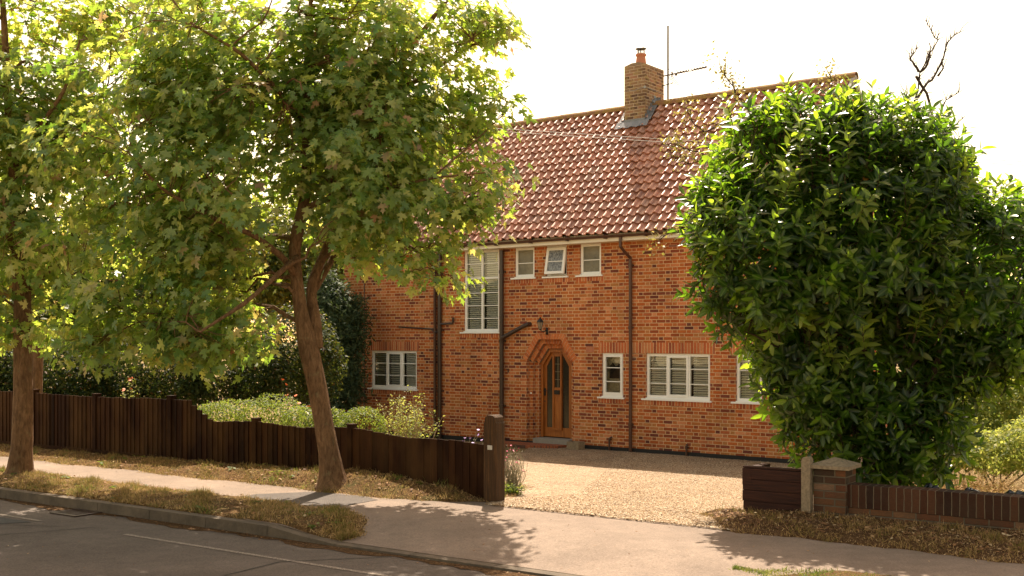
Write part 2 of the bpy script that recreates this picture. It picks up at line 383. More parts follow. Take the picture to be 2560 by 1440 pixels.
M['bg_leaf'] = leafmat('garden tree leaf', [(0, (.03,.06,.015)), (.5, (.05,.09,.02)), (1, (.12,.14,.03))], [(0, (.14,.22,.02)), (.6, (.25,.3,.03)), (1, (.6,.55,.07))], tw=.45, gloss=.45, spec=.4)
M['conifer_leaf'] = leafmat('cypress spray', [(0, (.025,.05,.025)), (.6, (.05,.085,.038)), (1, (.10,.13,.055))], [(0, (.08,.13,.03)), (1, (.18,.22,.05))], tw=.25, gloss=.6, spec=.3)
M['lilac_leaf'] = leafmat('pale shrub leaf', [(0, (.07,.11,.03)), (.6, (.16,.20,.05)), (1, (.30,.30,.10))], [(0, (.35,.45,.06)), (1, (.7,.68,.15))], tw=.45, gloss=.55, spec=.2)
M['silver_leaf'] = leafmat('silvery stem', [(0, (.22,.19,.12)), (1, (.42,.36,.25))], [(0, (.3,.3,.15)), (1, (.4,.4,.2))], tw=.2, gloss=.6)
M['rowan_leaf'] = leafmat('rowan leaflet', [(0, (.13,.13,.04)), (1, (.28,.22,.08))], [(0, (.35,.33,.06)), (1, (.5,.42,.12))], tw=.4, gloss=.5)
M['grass'] = leafmat('dry verge grass', [(0, (.13,.10,.03)), (.2, (.28,.17,.06)), (.7, (.48,.29,.13)), (1, (.66,.46,.24))], [(0, (.2,.22,.04)), (1, (.5,.36,.16))], tw=.3, gloss=.7, spec=.2)
M['grass_green'] = leafmat('green grass', [(0, (.06,.085,.02)), (.6, (.14,.14,.045)), (1, (.28,.22,.09))], [(0, (.2,.3,.04)), (1, (.4,.4,.08))], tw=.35, gloss=.6, spec=.2)
M['litter'] = leafmat('fallen leaves', [(0, (.07,.035,.018)), (.5, (.17,.08,.035)), (.85, (.33,.17,.07)), (1, (.55,.42,.25))], [(0, (.2,.1,.04)), (1, (.4,.25,.1))], tw=.15, gloss=.7, spec=.2)

# ground surfaces
def asphalt(name, col, grit=.35, crack=True, spots=.0):
    t = NT(name); g = t.geo(); n = t.noise(g, 150, 3, .8); n2 = t.noise(g, .9, 5, .6); n3 = t.noise(g, 7, 5, .7); n4 = t.noise(g, 48, 2, .6)
    c = t.mix(1.0, col, t.ramp(n, [(.25, 1-grit), (.5, 1.0), (.75, 1+grit*1.3)]), 'MULTIPLY')
    c = t.mix(.7, c, t.ramp(n2, [(.3, .68), (.7, 1.25)]), 'MULTIPLY'); c = t.mix(.6, c, t.ramp(n3, [(.3, .75), (.7, 1.18)]), 'MULTIPLY'); c = t.mix(.8, c, t.ramp(n4, [(.32, .6), (.42, .95), (.6, 1.0), (.7, 1.35)]), 'MULTIPLY')
    d = t.vor(t.mix(.12, g, t.n("ShaderNodeTexNoise").outputs[1], 'ADD'), .45, 'DISTANCE_TO_EDGE')
    if crack: c = t.mix(t.math('MULTIPLY', t.math('LESS_THAN', d, .004), .45), c, [a*.3 for a in col])
    st_ = t.ramp(t.noise(g, 3.0, 6, .7), [(.6, 0.0), (.75, .3)]); c = t.mix(st_, c, [a*.55 for a in col])
    return t.pbr(c, .9, t.bump(n, .004, .8), spec=.25)
M['road'] = asphalt('worn road asphalt', (.128,.102,.085), crack=False)
M['patch'] = asphalt('dark road patch', (.075,.072,.068), crack=False)
M['pavement'] = asphalt('pavement asphalt', (.225,.170,.132), .28, crack=False)
M['pavpatch'] = asphalt('newer pavement patch', (.105,.088,.077), .25, False)
t = NT('gravel'); g = t.geo(); v = t.n("ShaderNodeTexVoronoi"); v.inputs['Scale'].default_value = 58; t.l(g, v.inputs[0])
c = t.ramp(t.n("ShaderNodeSeparateColor").outputs[0], [(0, 0), (1, 1)])
sc_ = t.n("ShaderNodeSeparateColor"); t.l(v.outputs[1], sc_.inputs[0])
c = t.ramp(sc_.outputs[0], [(0, (.13,.075,.038)), (.3, (.31,.19,.10)), (.6, (.45,.31,.18)), (.85, (.57,.43,.29)), (1, (.68,.57,.44))])
c = t.mix(.8, c, t.ramp(v.outputs[0], [(.0, 1.1), (.5, .9), (.85, .35)]), 'MULTIPLY')
c = t.mix(.8, c, t.ramp(t.noise(g, 1.1, 6, .68), [(.3, .66), (.55, 1.0), (.75, 1.15)]), 'MULTIPLY')
c = t.mix(t.ramp(t.noise(t.scale(g, (1, 2, 1)), 2.2, 6, .7), [(.62, 0.0), (.72, .4)]), c, (.16,.09,.045))
hh = t.math('SUBTRACT', 1.0, v.outputs[0])
M['gravel'] = t.pbr(c, .85, t.bump(t.math('ADD', hh, t.math('MULTIPLY', t.noise(g, 16, 3), .8)), .02, 1.0), spec=.3)
t = NT('straw and soil verge'); g = t.geo(); n = t.noise(g, 46, 6, .8); n2 = t.noise(g, 4.5, 5, .7)
c = t.ramp(n, [(.3, (.035,.017,.007)), (.5, (.13,.07,.028)), (.64, (.30,.18,.08)), (.8, (.45,.30,.15))])
c = t.mix(t.ramp(n2, [(.50, 0.0), (.66, .6)]), c, (.085,.095,.03))
M['verge_soil'] = t.pbr(c, .95, t.bump(t.math('ADD', n, n2), .03), spec=.1)
t = NT('garden soil'); g = t.geo(); n = t.noise(g, 20, 6, .8)
M['soil'] = t.pbr(t.ramp(n, [(.3, (.10,.065,.035)), (.55, (.24,.17,.08)), (.8, (.26,.25,.09))]), .95, t.bump(n, .03), spec=.1)
t = NT('shaded leaf litter'); g = t.geo(); n = t.noise(g, 40, 6, .8); M['shaded_litter'] = t.pbr(t.ramp(n, [(.3, (.03,.015,.007)), (.5, (.10,.052,.022)), (.7, (.30,.18,.085))]), .95, t.bump(n, .03), spec=.1)  # littered soil, its colour darkened for the laurel's shade; reused as gutter dirt
M['kerb'] = plain('kerb concrete', (.12,.088,.058), .9, .6, 5, bumpd=.008, bscale=60)
t = NT('worn white road paint'); g = t.geo(); n = t.noise(g, 60, 5, .8)
M['paint'] = t.pbr(t.mix(t.ramp(n, [(.45, 0.0), (.6, 1.0)]), (.16,.125,.10), (.38,.32,.26)), .8, spec=.2)
t = NT('red brick pavers'); g = t.obj(); b = t.n("ShaderNodeTexBrick"); t.l(g, b.inputs[0]); b.inputs['Scale'].default_value = 5
b.inputs['Color1'].default_value = (.40,.12,.05,1); b.inputs['Color2'].default_value = (.30,.09,.04,1); b.inputs['Mortar'].default_value = (.12,.06,.04,1); b.inputs['Mortar Size'].default_value = .03
M['paver'] = t.pbr(t.mix(.5, b.outputs[0], t.ramp(t.noise(g, 9, 5), [(.3, .6), (.7, 1.3)]), 'MULTIPLY'), .8, spec=.25)

# ------------------------------------------------------------------ the ground
def smooth(x): x = np.clip(x, 0, 1); return x*x*(3-2*x)
def gz(t, p):
    """ground level behind the pavement, falling gently to the house"""
    return -.67 * np.clip((np.asarray(p, float) - 10.6) / 8.4, 0, 1)
def tp(x, y): return (ET[0]*x + ET[1]*y, EP[0]*x + EP[1]*y)
def gxy(x, y):
    t_, p_ = tp(x, y); return float(gz(t_, p_)) if p_ > 7.8 else -.11
def sheet(name, ts, ps, zf, mat, edge=None, kind='structure', skirt=False):
    ts, ps = np.array(ts, float), np.array(ps, float)
    V = []; F = []
    for i, p in enumerate(ps):
        for t_ in ts:
            tt, pp = (t_, p) if edge is None else edge(t_, p)
            V.append(st(tt, pp, float(zf(tt, pp)) - (.05 if skirt and (i == 0 or t_ == ts[0] or t_ == ts[-1]) else 0)))
    n = len(ts)
    for i in range(len(ps) - 1):
        for j in range(n - 1): F.append((i*n+j, i*n+j+1, (i+1)*n+j+1, (i+1)*n+j))
    me = bpy.data.meshes.new(name); me.from_pydata(V, [], F); me.materials.append(mat)
    me.polygons.foreach_set("use_smooth", [True] * len(F))
    o = link(bpy.data.objects.new(name, me)); o["kind"] = kind
    return o
lin = np.linspace
far_t = np.concatenate([[-400, -150, -60], lin(-40, 20, 41), [60, 150, 400]])
def base_z(t_, p):
    if p < 7.8: return -.2
    if p < 10.4: return -.13
    if p < 11: return -.05
    return float(gz(t_, p)) - .004
sheet('ground', far_t, np.concatenate([[-400, -120, -40, -10], lin(-6, 7.79, 8), [7.81, 10.35, 10.45, 10.9], lin(11, 24, 40), [30, 45, 100, 400]]), base_z, M['soil'])
sheet('road', far_t, lin(-.6, 7.768, 9), lambda t_, p: -.11, M['road'])
CR0, CR1 = -7.45, -3.75     # the vehicle crossing
def cross(t_): return float(smooth((t_ - (CR0 - .9)) / .9) * smooth(((CR1 + .9) - t_) / .9))
def wob(t_, a=.05, f=1.7, ph=0): return a*math.sin(t_*f+ph) + a*.6*math.sin(t_*f*2.7+1+ph) + a*.35*math.sin(t_*f*6.3+2+ph) + a*.3*math.sin(t_*f*13.7+ph) + a*.25*math.sin(t_*f*24.1+3+ph)
def pav_edge(t_, p):
    k = (p - 7.9) / (9.97 - 7.9)
    c = float(smooth((t_+9.6)/.9)*smooth((-2.2-t_)/.9)); lo = 7.895*c + (8.80 + wob(t_, .04))*(1-c)
    hi = 10.27
    return t_, lo + k*(hi - lo)
def pav_z(t_, p): return -.085*cross(t_)*float(smooth((8.95-p)/1.0))
tt = np.unique(np.concatenate([lin(-60, -20, 12), lin(-20, 6, 180), lin(6, 60, 12)]))
sheet('pavement', tt, lin(7.9, 9.97, 14), pav_z, M['pavement'], pav_edge)
# kerb stones
mb = MB()
for k in range(-26, 10):
    a = -3.7 + k*.915; b = a + .908
    for (c0, c1) in ((a, (a+b)/2), ((a+b)/2, b)):
        z0, z1 = -.088*cross(c0), -.088*cross(c1); r_ = random.random()
        P = [st(c0, 7.768, -.2), st(c1, 7.768, -.2), st(c1, 7.893, -.2), st(c0, 7.893, -.2), st(c0, 7.775, z0), st(c1, 7.775, z1), st(c1, 7.893, z1), st(c0, 7.893, z0)]
        for q in [(4,5,6,7),(0,1,5,4),(1,2,6,5),(2,3,7,6),(3,0,4,7)]: mb.poly([P[i] for i in q], r=r_)
ok_ = mb.build('kerb', M['kerb']); ok_["kind"] = 'structure'

# bumpy verges
def fbm(t_, p):
    return (.5*math.sin(t_*3.1+p*2.3) + .3*math.sin(t_*7.7-p*6.1+1) + .25*math.sin(t_*15.3+p*11.7+2) + .2*math.sin(t_*29+p*31))*.5
def vz_near(t_, p): k = (p-7.9)/.98; return .012 + .045*math.sin(math.pi*min(1, max(0, k)))*(.75+.5*fbm(t_, p)) + .01*fbm(t_*3, p*3)
def near_l(t_, p):
    # tongue that narrows to a tip at the crossing
    k = (p-7.9)/.98; q = min(1, max(0, (t_+8.5)/1.16)); w = math.sqrt(max(0, 1-q*q)); lo = 7.9; hi = 8.86 + wob(t_, .05) + .03
    return t_, lo + k*(hi-lo)*max(w, .02)
tl_ = lin(-24, -7.35, 220)
def vzn(t_, p):
    e = float(smooth((-7.35 - t_)/.7)); return -.08*(1-e) + vz_near(t_, p)*max(.25, e) + .004
sheet('verge', tl_, lin(7.9, 8.88, 16), vzn, M['verge_soil'], near_l, skirt=True)
def near_r(t_, p):
    k = (p-7.9)/.98; w = float(smooth((t_+3.6)/.9)); hi = 8.8 + wob(t_, .04); c = 8.35
    return t_, c + ((7.9 + k*(hi-7.9)) - c)*max(w, .02)
sheet('verge_right', lin(-3.6, 6, 120), lin(7.9, 8.88, 12), lambda t_, p: (-.08*(1-float(smooth((t_+3.6)/.8))) + vz_near(t_, p)*.7 + .004), M['verge_soil'], near_r, skirt=True)
def strip_z(t_, p):
    # bank along the fence, highest by the maple
    k = np.clip((p-9.85)/.55, 0, 1); b = .05 + .12*math.exp(-((t_+9.4)/1.5)**2) + .04*math.exp(-((t_+12.4)/2)**2)
    e = float(smooth((-7.45-t_)/.5))
    return .011 + (b*float(smooth(k*1.25)) + .02*fbm(t_, p)*float(k))*max(.12, e)
def strip_e(t_, p):
    k = (p-9.8)/.75; lo = 9.83 + wob(t_, .05, 2.3, 1) + .42*(1-float(smooth((-7.3-t_)/.9)))
    return t_, lo + k*(10.88-lo)
sheet('fence_bank', lin(-24, -7.3, 200), lin(9.8, 10.55, 14), strip_z, M['verge_soil'], strip_e, skirt=True)
def rs_z(t_, p): k = np.clip((p-10.0)/.5, 0, 1); return .012 + .05*float(smooth(k))*float(smooth((t_+5.0)/.8)) + .02*fbm(t_, p)*float(k)
def rs_e(t_, p):
    k = (p-9.95)/1.3; lo = 9.98 + wob(t_, .05, 2.0, 2) + .9*(1-float(smooth((t_+5.1)/.9)))
    return t_, lo + k*(11.27-lo)
sheet('wall_bank', lin(-5.1, 6, 120), lin(9.95, 11.25, 16), rs_z, M['shaded_litter'], rs_e, skirt=True)
# gravel drive
def gr_e(t_, p):
    k = (p-10.05)/12.0
    return t_, p
def drive_z(t_, p):
    e = .02*fbm(t_*.5, p*.5); return float(gz(t_, p)) + .008 + e*.6 + .01
GV = []
dr_t = lin(-7.25, -3.2, 60)
o = sheet('gravel_drive', lin(0, 1, 70), lin(0, 1, 120), lambda a, b: 0, M['gravel'])
me = o.data; c = np.empty(len(me.vertices)*3); me.vertices.foreach_get("co", c); c = c.reshape(-1, 3)
k_ = 0
for j in range(120):
    b = j/119
    for i in range(70):
        a = i/69; p = 10.06 + b*13.2
        t0 = -7.22 - 1.0*float(smooth((p-10.3)/1.0)) - 2.8*float(smooth((p-12.0)/4.0)) - .35*max(0, p-12.5) + wob(p, .07); t1 = -4.55 + .55*float(smooth((p-10.9)/.6)) - .27*max(0, p-12.5) + wob(p, .04, 3) - .18*float(smooth((10.6-p)/.5))
        t_ = t0 + a*(t1-t0); c[k_] = st(t_, p + (.02*math.sin(i*2.3)+.015*math.sin(i*5.9) if j < 2 else 0), drive_z(t_, p) - (.05 if j == 0 or i in (0, 69) else 0)); k_ += 1
me.vertices.foreach_set("co", c.reshape(-1)); me.update()
# painted edge line, road patch, pavement patch
def ribbon(name, pts, z, mat):
    mb = MB(); mb.poly([st(t_, p, z) for t_, p in pts]); o = mb.build(name, mat); o["kind"] = 'structure'; return o
def gp(px, py, z):
    d = 2785*(EYE - z)/(py - 842); x = (px-1280)/2785*d; return tp(x, d)
ta = gp(325, 1334, -.11)[0]; tb = 3.0
ribbon('road_edge_line', [(ta, 7.02), (tb, 7.02), (tb, 7.075), (ta, 7.075)], -.106, M['paint'])
tc = gp(120, 1300, -.11)[0]
ribbon('road_edge_line', [(tc-9, 7.02), (tc, 7.02), (tc, 7.07), (tc-9, 7.07)], -.106, M['paint'])
ribbon('road_patch', [(tc-9, 6.2), (tc-.35, 6.45), (tc, 6.95), (tc-9, 6.95)], -.106, M['patch'])
sheet('gutter_dirt', lin(-24, 3, 260), [7.60, 7.68, 7.766], lambda t_, p: -.106 if p > 7.6 else -.1065, M['shaded_litter'], lambda t_, p: (t_, p if p > 7.7 else p + wob(t_, .05, 2.9, 1) + .03))
for q in ([(0, 1337), (90, 1331), (240, 1318)], [(0, 1312), (150, 1316)], [(560, 1440), (700, 1405), (980, 1392)]):
    w = [gp(*k, -.11) for k in q]
    for a, b in zip(w, w[1:]):
        d_ = np.array([b[0]-a[0], b[1]-a[1]]); d_ /= np.linalg.norm(d_); n_ = np.array([-d_[1], d_[0]])*.008
        P4 = [(a[0]-n_[0], a[1]-n_[1]), (b[0]-n_[0], b[1]-n_[1]), (b[0]+n_[0], b[1]+n_[1]), (a[0]+n_[0], a[1]+n_[1])]
        mb = MB(); mb.poly([st(x, y, -.1055) for x, y in P4]); ob = mb.build('road_seam', M['bitumen']); ob["kind"] = 'structure'
pp = [gp(*q, 0) for q in [(600, 1243), (640, 1236), (779, 1230), (907, 1241), (945, 1250), (823, 1272), (700, 1262)]]
ribbon('pavement_patch', [pp[i] for i in (6,5,4,3,2,1,0)], .004, M['pavpatch'])

# ------------------------------------------------------------------ the house
house = thing('brick_house', 'two storey red brick house with clay tiled roof, brick chimney and oak front door', 'house', (HC[0], HC[1], HZ), HROT)
XL, HT = -13.0, 4.66
wins = {  # name: x0,x1,z0,z1
 'tall': (-8.80, -7.70, 2.68, HT), 'a': (-7.23, -6.65, 3.96, HT), 'b': (-6.31, -5.73, 3.96, HT), 'c': (-5.37, -4.80, 3.96, HT),
 'slim': (-4.78, -4.22, 1.22, 2.19), 'three': (-3.64, -2.09, 1.22, 2.19), 'end': (-1.50, -.92, 1.22, 2.19), 'left': (-11.98, -10.36, 1.22, 2.19)}
DO = [(-6.88, 0), (-6.88, 1.98), (-6.53, 2.49), (-5.90, 2.49), (-5.55, 1.98), (-5.55, 0)]
def wall_cells(mb, holes, x0, x1, z0, z1):
    xs = sorted({x0, x1, *[h[0] for h in holes], *[h[1] for h in holes]}); zs = sorted({z0, z1, *[h[2] for h in holes], *[h[3] for h in holes]})
    for a, b in zip(xs, xs[1:]):
        for c, d in zip(zs, zs[1:]):
            if any(h[0] <= a and b <= h[1] and h[2] <= c and d <= h[3] for h in holes): continue
            mb.poly([(a, 0, c), (b, 0, c), (b, 0, d), (a, 0, d)])
mb = MB(); holes = list(wins.values()) + [(-6.88, -5.55, 0, 2.49)]
wall_cells(mb, holes, XL, 0, 0, HT + .1)
mb.poly([(-6.88, 0, 1.98), (-6.53, 0, 2.49), (-6.88, 0, 2.49)]); mb.poly([(-5.55, 0, 1.98), (-5.55, 0, 2.49), (-5.90, 0, 2.49)])
for (a, b, c, d) in wins.values():
    D_ = .11
    mb.poly([(a,0,c),(a,0,d),(a,D_,d),(a,D_,c)]); mb.poly([(b,0,c),(b,D_,c),(b,D_,d),(b,0,d)])
    mb.poly([(a,0,c),(a,D_,c),(b,D_,c),(b,0,c)]); mb.poly([(a,0,d),(b,0,d),(b,D_,d),(a,D_,d)])
# stepped orders of the door opening
DO2 = [(-6.78, 0), (-6.78, 1.955), (-6.475, 2.385), (-5.955, 2.385), (-5.65, 1.955), (-5.65, 0)]
DO3 = [(-6.68, 0), (-6.68, 1.93), (-6.42, 2.28), (-6.01, 2.28), (-5.75, 1.93), (-5.75, 0)]
def reveal(mb, P, y0, y1):
    s = 0
    for a, b in zip(P, P[1:]):
        L = math.hypot(b[0]-a[0], b[1]-a[1]); vert = abs(a[0]-b[0]) < 1e-6
        if vert: mb.poly([(a[0],y0,a[1]),(b[0],y0,b[1]),(b[0],y1,b[1]),(a[0],y1,a[1])], uvs=[(y0,a[1]),(y0,b[1]),(y1,b[1]),(y1,a[1])])
        s += L
reveal(mb, DO, 0, .1125); reveal(mb, DO2, .1125, .225); reveal(mb, DO3, .225, .34)
for A_, B_, y in ((DO, DO2, .1125), (DO2, DO3, .225)):   # vertical faces of each order
    for i in (0, 4):
        a, b, c_, d = A_[i], A_[i+1], B_[i+1], B_[i]
        mb.poly([(a[0],y,a[1]),(b[0],y,b[1]),(c_[0],y,c_[1]),(d[0],y,d[1])])
# end walls and back
for x in (0, XL):
    q = [(x,0,0),(x,5,0),(x,5,4.75),(x,2.49,8.05),(x,0,4.75)]
    mb.poly(q if x == 0 else q[::-1])
mb.poly([(0,5,0),(XL,5,0),(XL,5,4.75),(0,5,4.75)])
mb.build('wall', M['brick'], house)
mb = MB()
mb.poly([(XL+.02,.3,2.45),(-.02,.3,2.45),(-.02,4.9,2.45),(XL+.02,4.9,2.45)]); mb.poly([(XL+.02,.2,.02),(-.02,.2,.02),(-.02,4.9,.02),(XL+.02,4.9,.02)])
mb.poly([(XL+.02,1.6,0),(-.02,1.6,0),(-.02,1.6,4.7),(XL+.02,1.6,4.7)]); mb.poly([(XL+.02,.1,4.69),(-.02,.1,4.69),(-.02,4.9,4.69),(XL+.02,4.9,4.69)])
mb.build('inner_walls', M['room'], house)
mb = MB(); mb.box(XL-.004, -6.70, -.006, .02, -.06, .10); mb.box(-5.57, .006, -.006, .02, -.06, .10); mb.box(.0, .006, .0, 5.0, -.06, .10)
mb.build('plinth', M['bitumen'], house)
# soldier lintels and tile-on-edge subsills
def soldier(name, x0, x1, z0, z1, y=-.003):
    mb = MB(); mb.box(x0, x1, y, .008, z0, z1); return mb.build(name, M['brick_soldier'], house, weld=False)
soldier('lintel', -4.86, -1.98+0.0, 2.192, 2.425); soldier('lintel', -12.05, -10.29, 2.192, 2.425); soldier('lintel', -1.62, -.80, 2.192, 2.425)
for k, (a, b, c, d) in wins.items(): soldier('subsill_course', a-.10, b+.08, c-.15, c-.052)
# voussoirs of the door arch (three orders), real wedge bricks
def vous(mb, P_in, w, y0, y1):
    """bricks laid round the three sloping sides, P_in inner line"""
    I = P_in[1:5]; n = len(I)
    # outward offset
    O = []
    for i in range(n):
        def nrm(a, b): dx, dz = b[0]-a[0], b[1]-a[1]; l = math.hypot(dx, dz); return (-dz/l, dx/l)
        if i == 0: n1 = n2 = nrm(I[0], I[1])
        elif i == n-1: n1 = n2 = nrm(I[-2], I[-1])
        else: n1, n2 = nrm(I[i-1], I[i]), nrm(I[i], I[i+1])
        m = ((n1[0]+n2[0])/2, (n1[1]+n2[1])/2); q = m[0]*n1[0]+m[1]*n1[1]; O.append((I[i][0]+m[0]*w/q, I[i][1]+m[1]*w/q))
    for i in range(n-1):
        L = math.hypot(I[i+1][0]-I[i][0], I[i+1][1]-I[i][1]); k = max(1, round(L/.073))
        for j in range(k):
            g = .055
            a, b = (j+g)/k, (j+1-g)/k
            le = lambda A, B, f: (A[0]+(B[0]-A[0])*f, A[1]+(B[1]-A[1])*f)
            q = [le(I[i], I[i+1], a), le(O[i], O[i+1], a), le(O[i], O[i+1], b), le(I[i], I[i+1], b)]
            mb.prism([q[0], q[1], q[2], q[3]][::-1], y0, y1)
    return I, O
t = NT('arch voussoir brick'); r_ = t.attr('rnd')
M['vous'] = t.pbr(t.mix(.6, t.ramp(r_, [(0, (.36,.10,.04)), (.5, (.55,.16,.05)), (1, (.60,.22,.085))]), t.ramp(t.noise(t.obj(), 30, 4), [(.3, .7), (.7, 1.3)]), 'MULTIPLY'), .85, spec=.25)
M['mortar'] = plain('lime mortar', (.52,.38,.27), .9, .15, 20)
mb = MB(); mm_ = MB()
for P_, y0, y1, w in ((DO, -.006, .112, .135), (DO2, .108, .224, .105), (DO3, .220, .335, .105)):
    I, O = vous(mb, P_, w, y0, y1)
    mm_.ring(O, I, y0+.003, y1-.001, closed=False)
mb.build('door_arch', M['vous'], house, weld=False); mm_.build('arch_mortar', M['mortar'], house, weld=False)

# windows
def hbox(mb, x0, x1, y0, y1, z0, z1): mb.box(x0, x1, y0, y1, z0, z1)
def frame_rect(mb, x0, x1, z0, z1, w, y0, y1, wb=None):
    wb = wb or w
    mb.ring([(x0,z0),(x1,z0),(x1,z1),(x0,z1)], [(x0+w,z0+wb),(x1-w,z0+wb),(x1-w,z1-w),(x0+w,z1-w)], y0, y1)
def window(key, lights, bars, sash=None, sashes=None, blind=True, glass='glass', sill=True, open_mid=False, transom=None):
    x0, x1, z0, z1 = wins[key]
    f = MB(); W_ = .06
    frame_rect(f, x0+.002, x1-.002, z0+.002, z1-.002, W_, .035, .105)
    n = lights; xs = [x0 + (x1-x0)*k/n for k in range(n+1)]
    for k in range(1, n): f.box(xs[k]-.028, xs[k]+.028, .036, .1, z0+W_, z1-W_)
    if transom: f.box(x0+W_, x1-W_, .037, .1, transom-.026, transom+.026)
    F_ = f.build('window', M['upvc'], house, weld=False)
    g = MB(); b_ = MB()
    for k in range(n):
        a = xs[k] + (W_ if k == 0 else .028); b = xs[k+1] - (W_ if k == n-1 else .028)
        if sashes and k in sashes:
            s_ = MB(); frame_rect(s_, a-.022, b+.022, z0+W_-.02, z1-W_+.02, .05, .018, .06); s_.build('sash', M['upvc'], F_, weld=False)
            a += .03; b -= .03
        for zb in bars: b_ = MB(); b_.box(a, b, .052, .064, zb-.009, zb+.009); b_.build('glazing_bar', M['upvc'], F_, weld=False)
        g = MB()
        g.poly([(a-.01, .07, z0+W_-.005), (b+.01, .07, z0+W_-.005), (b+.01, .07, z1-W_+.005), (a-.01, .07, z1-W_+.005)]); g.build('pane', M[glass], F_, weld=False)
    if blind:
        for k in range(n):
            bl = MB()
            a = xs[k] + .06; b = xs[k+1] - .06; z = z1-.05
            while z > z0 + .03:
                c = ((a+b)/2, .135, z); bl.obox(c, ((b-a)/2, 0, 0), (0, .018, .0175), (0, -.0005, .0012)); z -= .052
            for q in (.22, .78): bl.box(a+(b-a)*q-.002, a+(b-a)*q+.002, .108, .111, z0+.04, z1-.03)
            bl.build('blind', M['blind'], F_, weld=False)
    s_ = MB(); s_.box(x0-.09, x1+.05, -.055, .036, z0-.048, z0-.012); s_.box(x0-.002+.004, x1-.002, -.02, .036, z0-.012, z0+.006)
    s_.build('sill', M['upvc'], F_, weld=False)
    return F_
window('tall', 2, [z for z in (4.33, 3.62, 3.31, 3.0)], transom=3.98)
window('a', 1, [4.29], blind=False, glass='obscure'); window('c', 1, [4.29], blind=False, glass='obscure')
window('slim', 1, [1.86, 1.55], sashes={0}, blind=False)
window('three', 3, [1.86, 1.54], sashes={1}); window('end', 1, [1.86, 1.54]); window('left', 3, [1.86, 1.55], sashes={1})
# the open top-hung window
x0, x1, z0, z1 = wins['b']
f = MB(); frame_rect(f, x0+.002, x1-.002, z0+.002, z1-.002, .04, .035, .105); F_ = f.build('window', M['upvc'], house, weld=False)
f.v = []; s_ = MB(); s_.box(x0-.09, x1+.05, -.055, .036, z0-.048, z0-.012); s_.build('sill', M['upvc'], F_, weld=False)
hinge = Vector((0, .02, z1-.05)); ang = R(11)
def hing(mb):
    for i, v in enumerate(mb.v):
        q = Vector(v) - hinge; q = Matrix.Rotation(-ang, 3, 'X') @ q; q += hinge; mb.v[i] = (v[0], q.y, q.z)
    return mb
s_ = MB(); frame_rect(s_, x0+.02, x1-.02, z0+.03, z1-.05, .062, .0, .045); sa = hing(s_).build('sash', M['upvc'], F_, weld=False)
s_ = MB(); s_.box(x0+.07, x1-.07, .02, .024, z0+.08, z1-.1); hing(s_).build('pane', M['ripple'], sa, weld=False)
s_ = MB(); s_.box(x0+.07, x1-.07, .006, .018, 4.275, 4.293); hing(s_).build('glazing_bar', M['upvc'], sa, weld=False)
s_ = MB(); s_.box(x0+.05, x1-.05, .18, .19, z0, z1); s_.build('interior_shade', M['room'], F_, weld=False)
# curtain and ornament behind the slim pane
s_ = MB(); s_.box(-4.75, -4.25, .16, .17, 1.24, 2.17); s_.build('curtain', plain('lace curtain', (.38,.33,.24), .9, .5, 22), house, weld=False)
s_ = MB(); s_.prism([(-4.66,1.62),(-4.36,1.62),(-4.36,1.90),(-4.41,1.95),(-4.46,1.89),(-4.52,1.90),(-4.58,1.97),(-4.66,1.88)][::-1], .13, .15); s_.build('curtain_hem', plain('dark lace', (.02,.015,.012), .9, .3), house, weld=False)

# front door
door = MB()
OC = lambda x0, x1, z0, zs, z1, c: [(x0, z0), (x0, zs), (x0+c, z1), (x1-c, z1), (x1, zs), (x1, z0)]
fr_o = OC(-6.68, -5.75, .19, 1.93, 2.28, .26); fr_i = OC(-6.62, -5.81, .19, 1.90, 2.215, .235)
f = MB(); f.ring(fr_o, fr_i, .30, .40, closed=False); f.ring(OC(-6.655,-5.775,.19,1.917,2.25,.25), OC(-6.60,-5.83,.19,1.89,2.19,.22), .275, .305, closed=False)
D = f.build('door_frame', M['oak'], house, weld=False)
leaf = MB(); lo = OC(-6.62, -5.81, .20, 1.90, 2.215, .235)
leaf.prism([(-6.62,.20),(-5.81,.20),(-5.81,.42),(-6.62,.42)][::-1], .335, .375)      # bottom rail
leaf.prism([(-6.62,.42),(-6.53,.42),(-6.53,1.86),(-6.62,1.90)][::-1], .335, .375)
leaf.prism([(-5.90,.42),(-5.81,.42),(-5.81,1.90),(-5.90,1.86)][::-1], .335, .375)
leaf.prism([(-6.62,1.90),(-6.53,1.86),(-6.355,2.13),(-6.385,2.215)][::-1], .335, .375)
leaf.prism([(-5.81,1.90),(-6.045,2.215),(-6.075,2.13),(-5.90,1.86)][::-1], .335, .375)
leaf.prism([(-6.385,2.215),(-6.355,2.13),(-6.075,2.13),(-6.045,2.215)][::-1], .335, .375)
dl = leaf.build('door', M['oak'], house, weld=False)
f = MB(); f.box(-6.345, -6.305, .295, .375, .40, 2.14); f.box(-6.125, -6.085, .295, .375, .40, 2.14)
f.box(-6.305, -6.125, .322, .375, .40, 1.17); f.box(-6.305, -6.125, .305, .375, 1.17, 1.36); f.box(-6.305, -6.125, .305, .375, 2.09, 2.14); f.box(-6.345, -6.085, .29, .375, .36, .40)
f.build('center_panel', M['oak'], dl, weld=False)
for q in ((-6.53, -6.345, .352, .358, .42, 2.13), (-6.085, -5.90, .352, .358, .42, 2.13), (-6.305, -6.125, .345, .351, 1.36, 2.09)):
    f = MB(); f.box(*q); f.build('pane', M['glassdark'], dl, weld=False)
f = MB(); f.box(-6.218, -6.212, .338, .346, 1.36, 2.09)
for z in (1.545, 1.73, 1.91): f.box(-6.305, -6.125, .3385, .3455, z-.003, z+.003)
f.build('lead_strip', plain('lead strip', (.45,.36,.22), .5, .1), dl, weld=False)
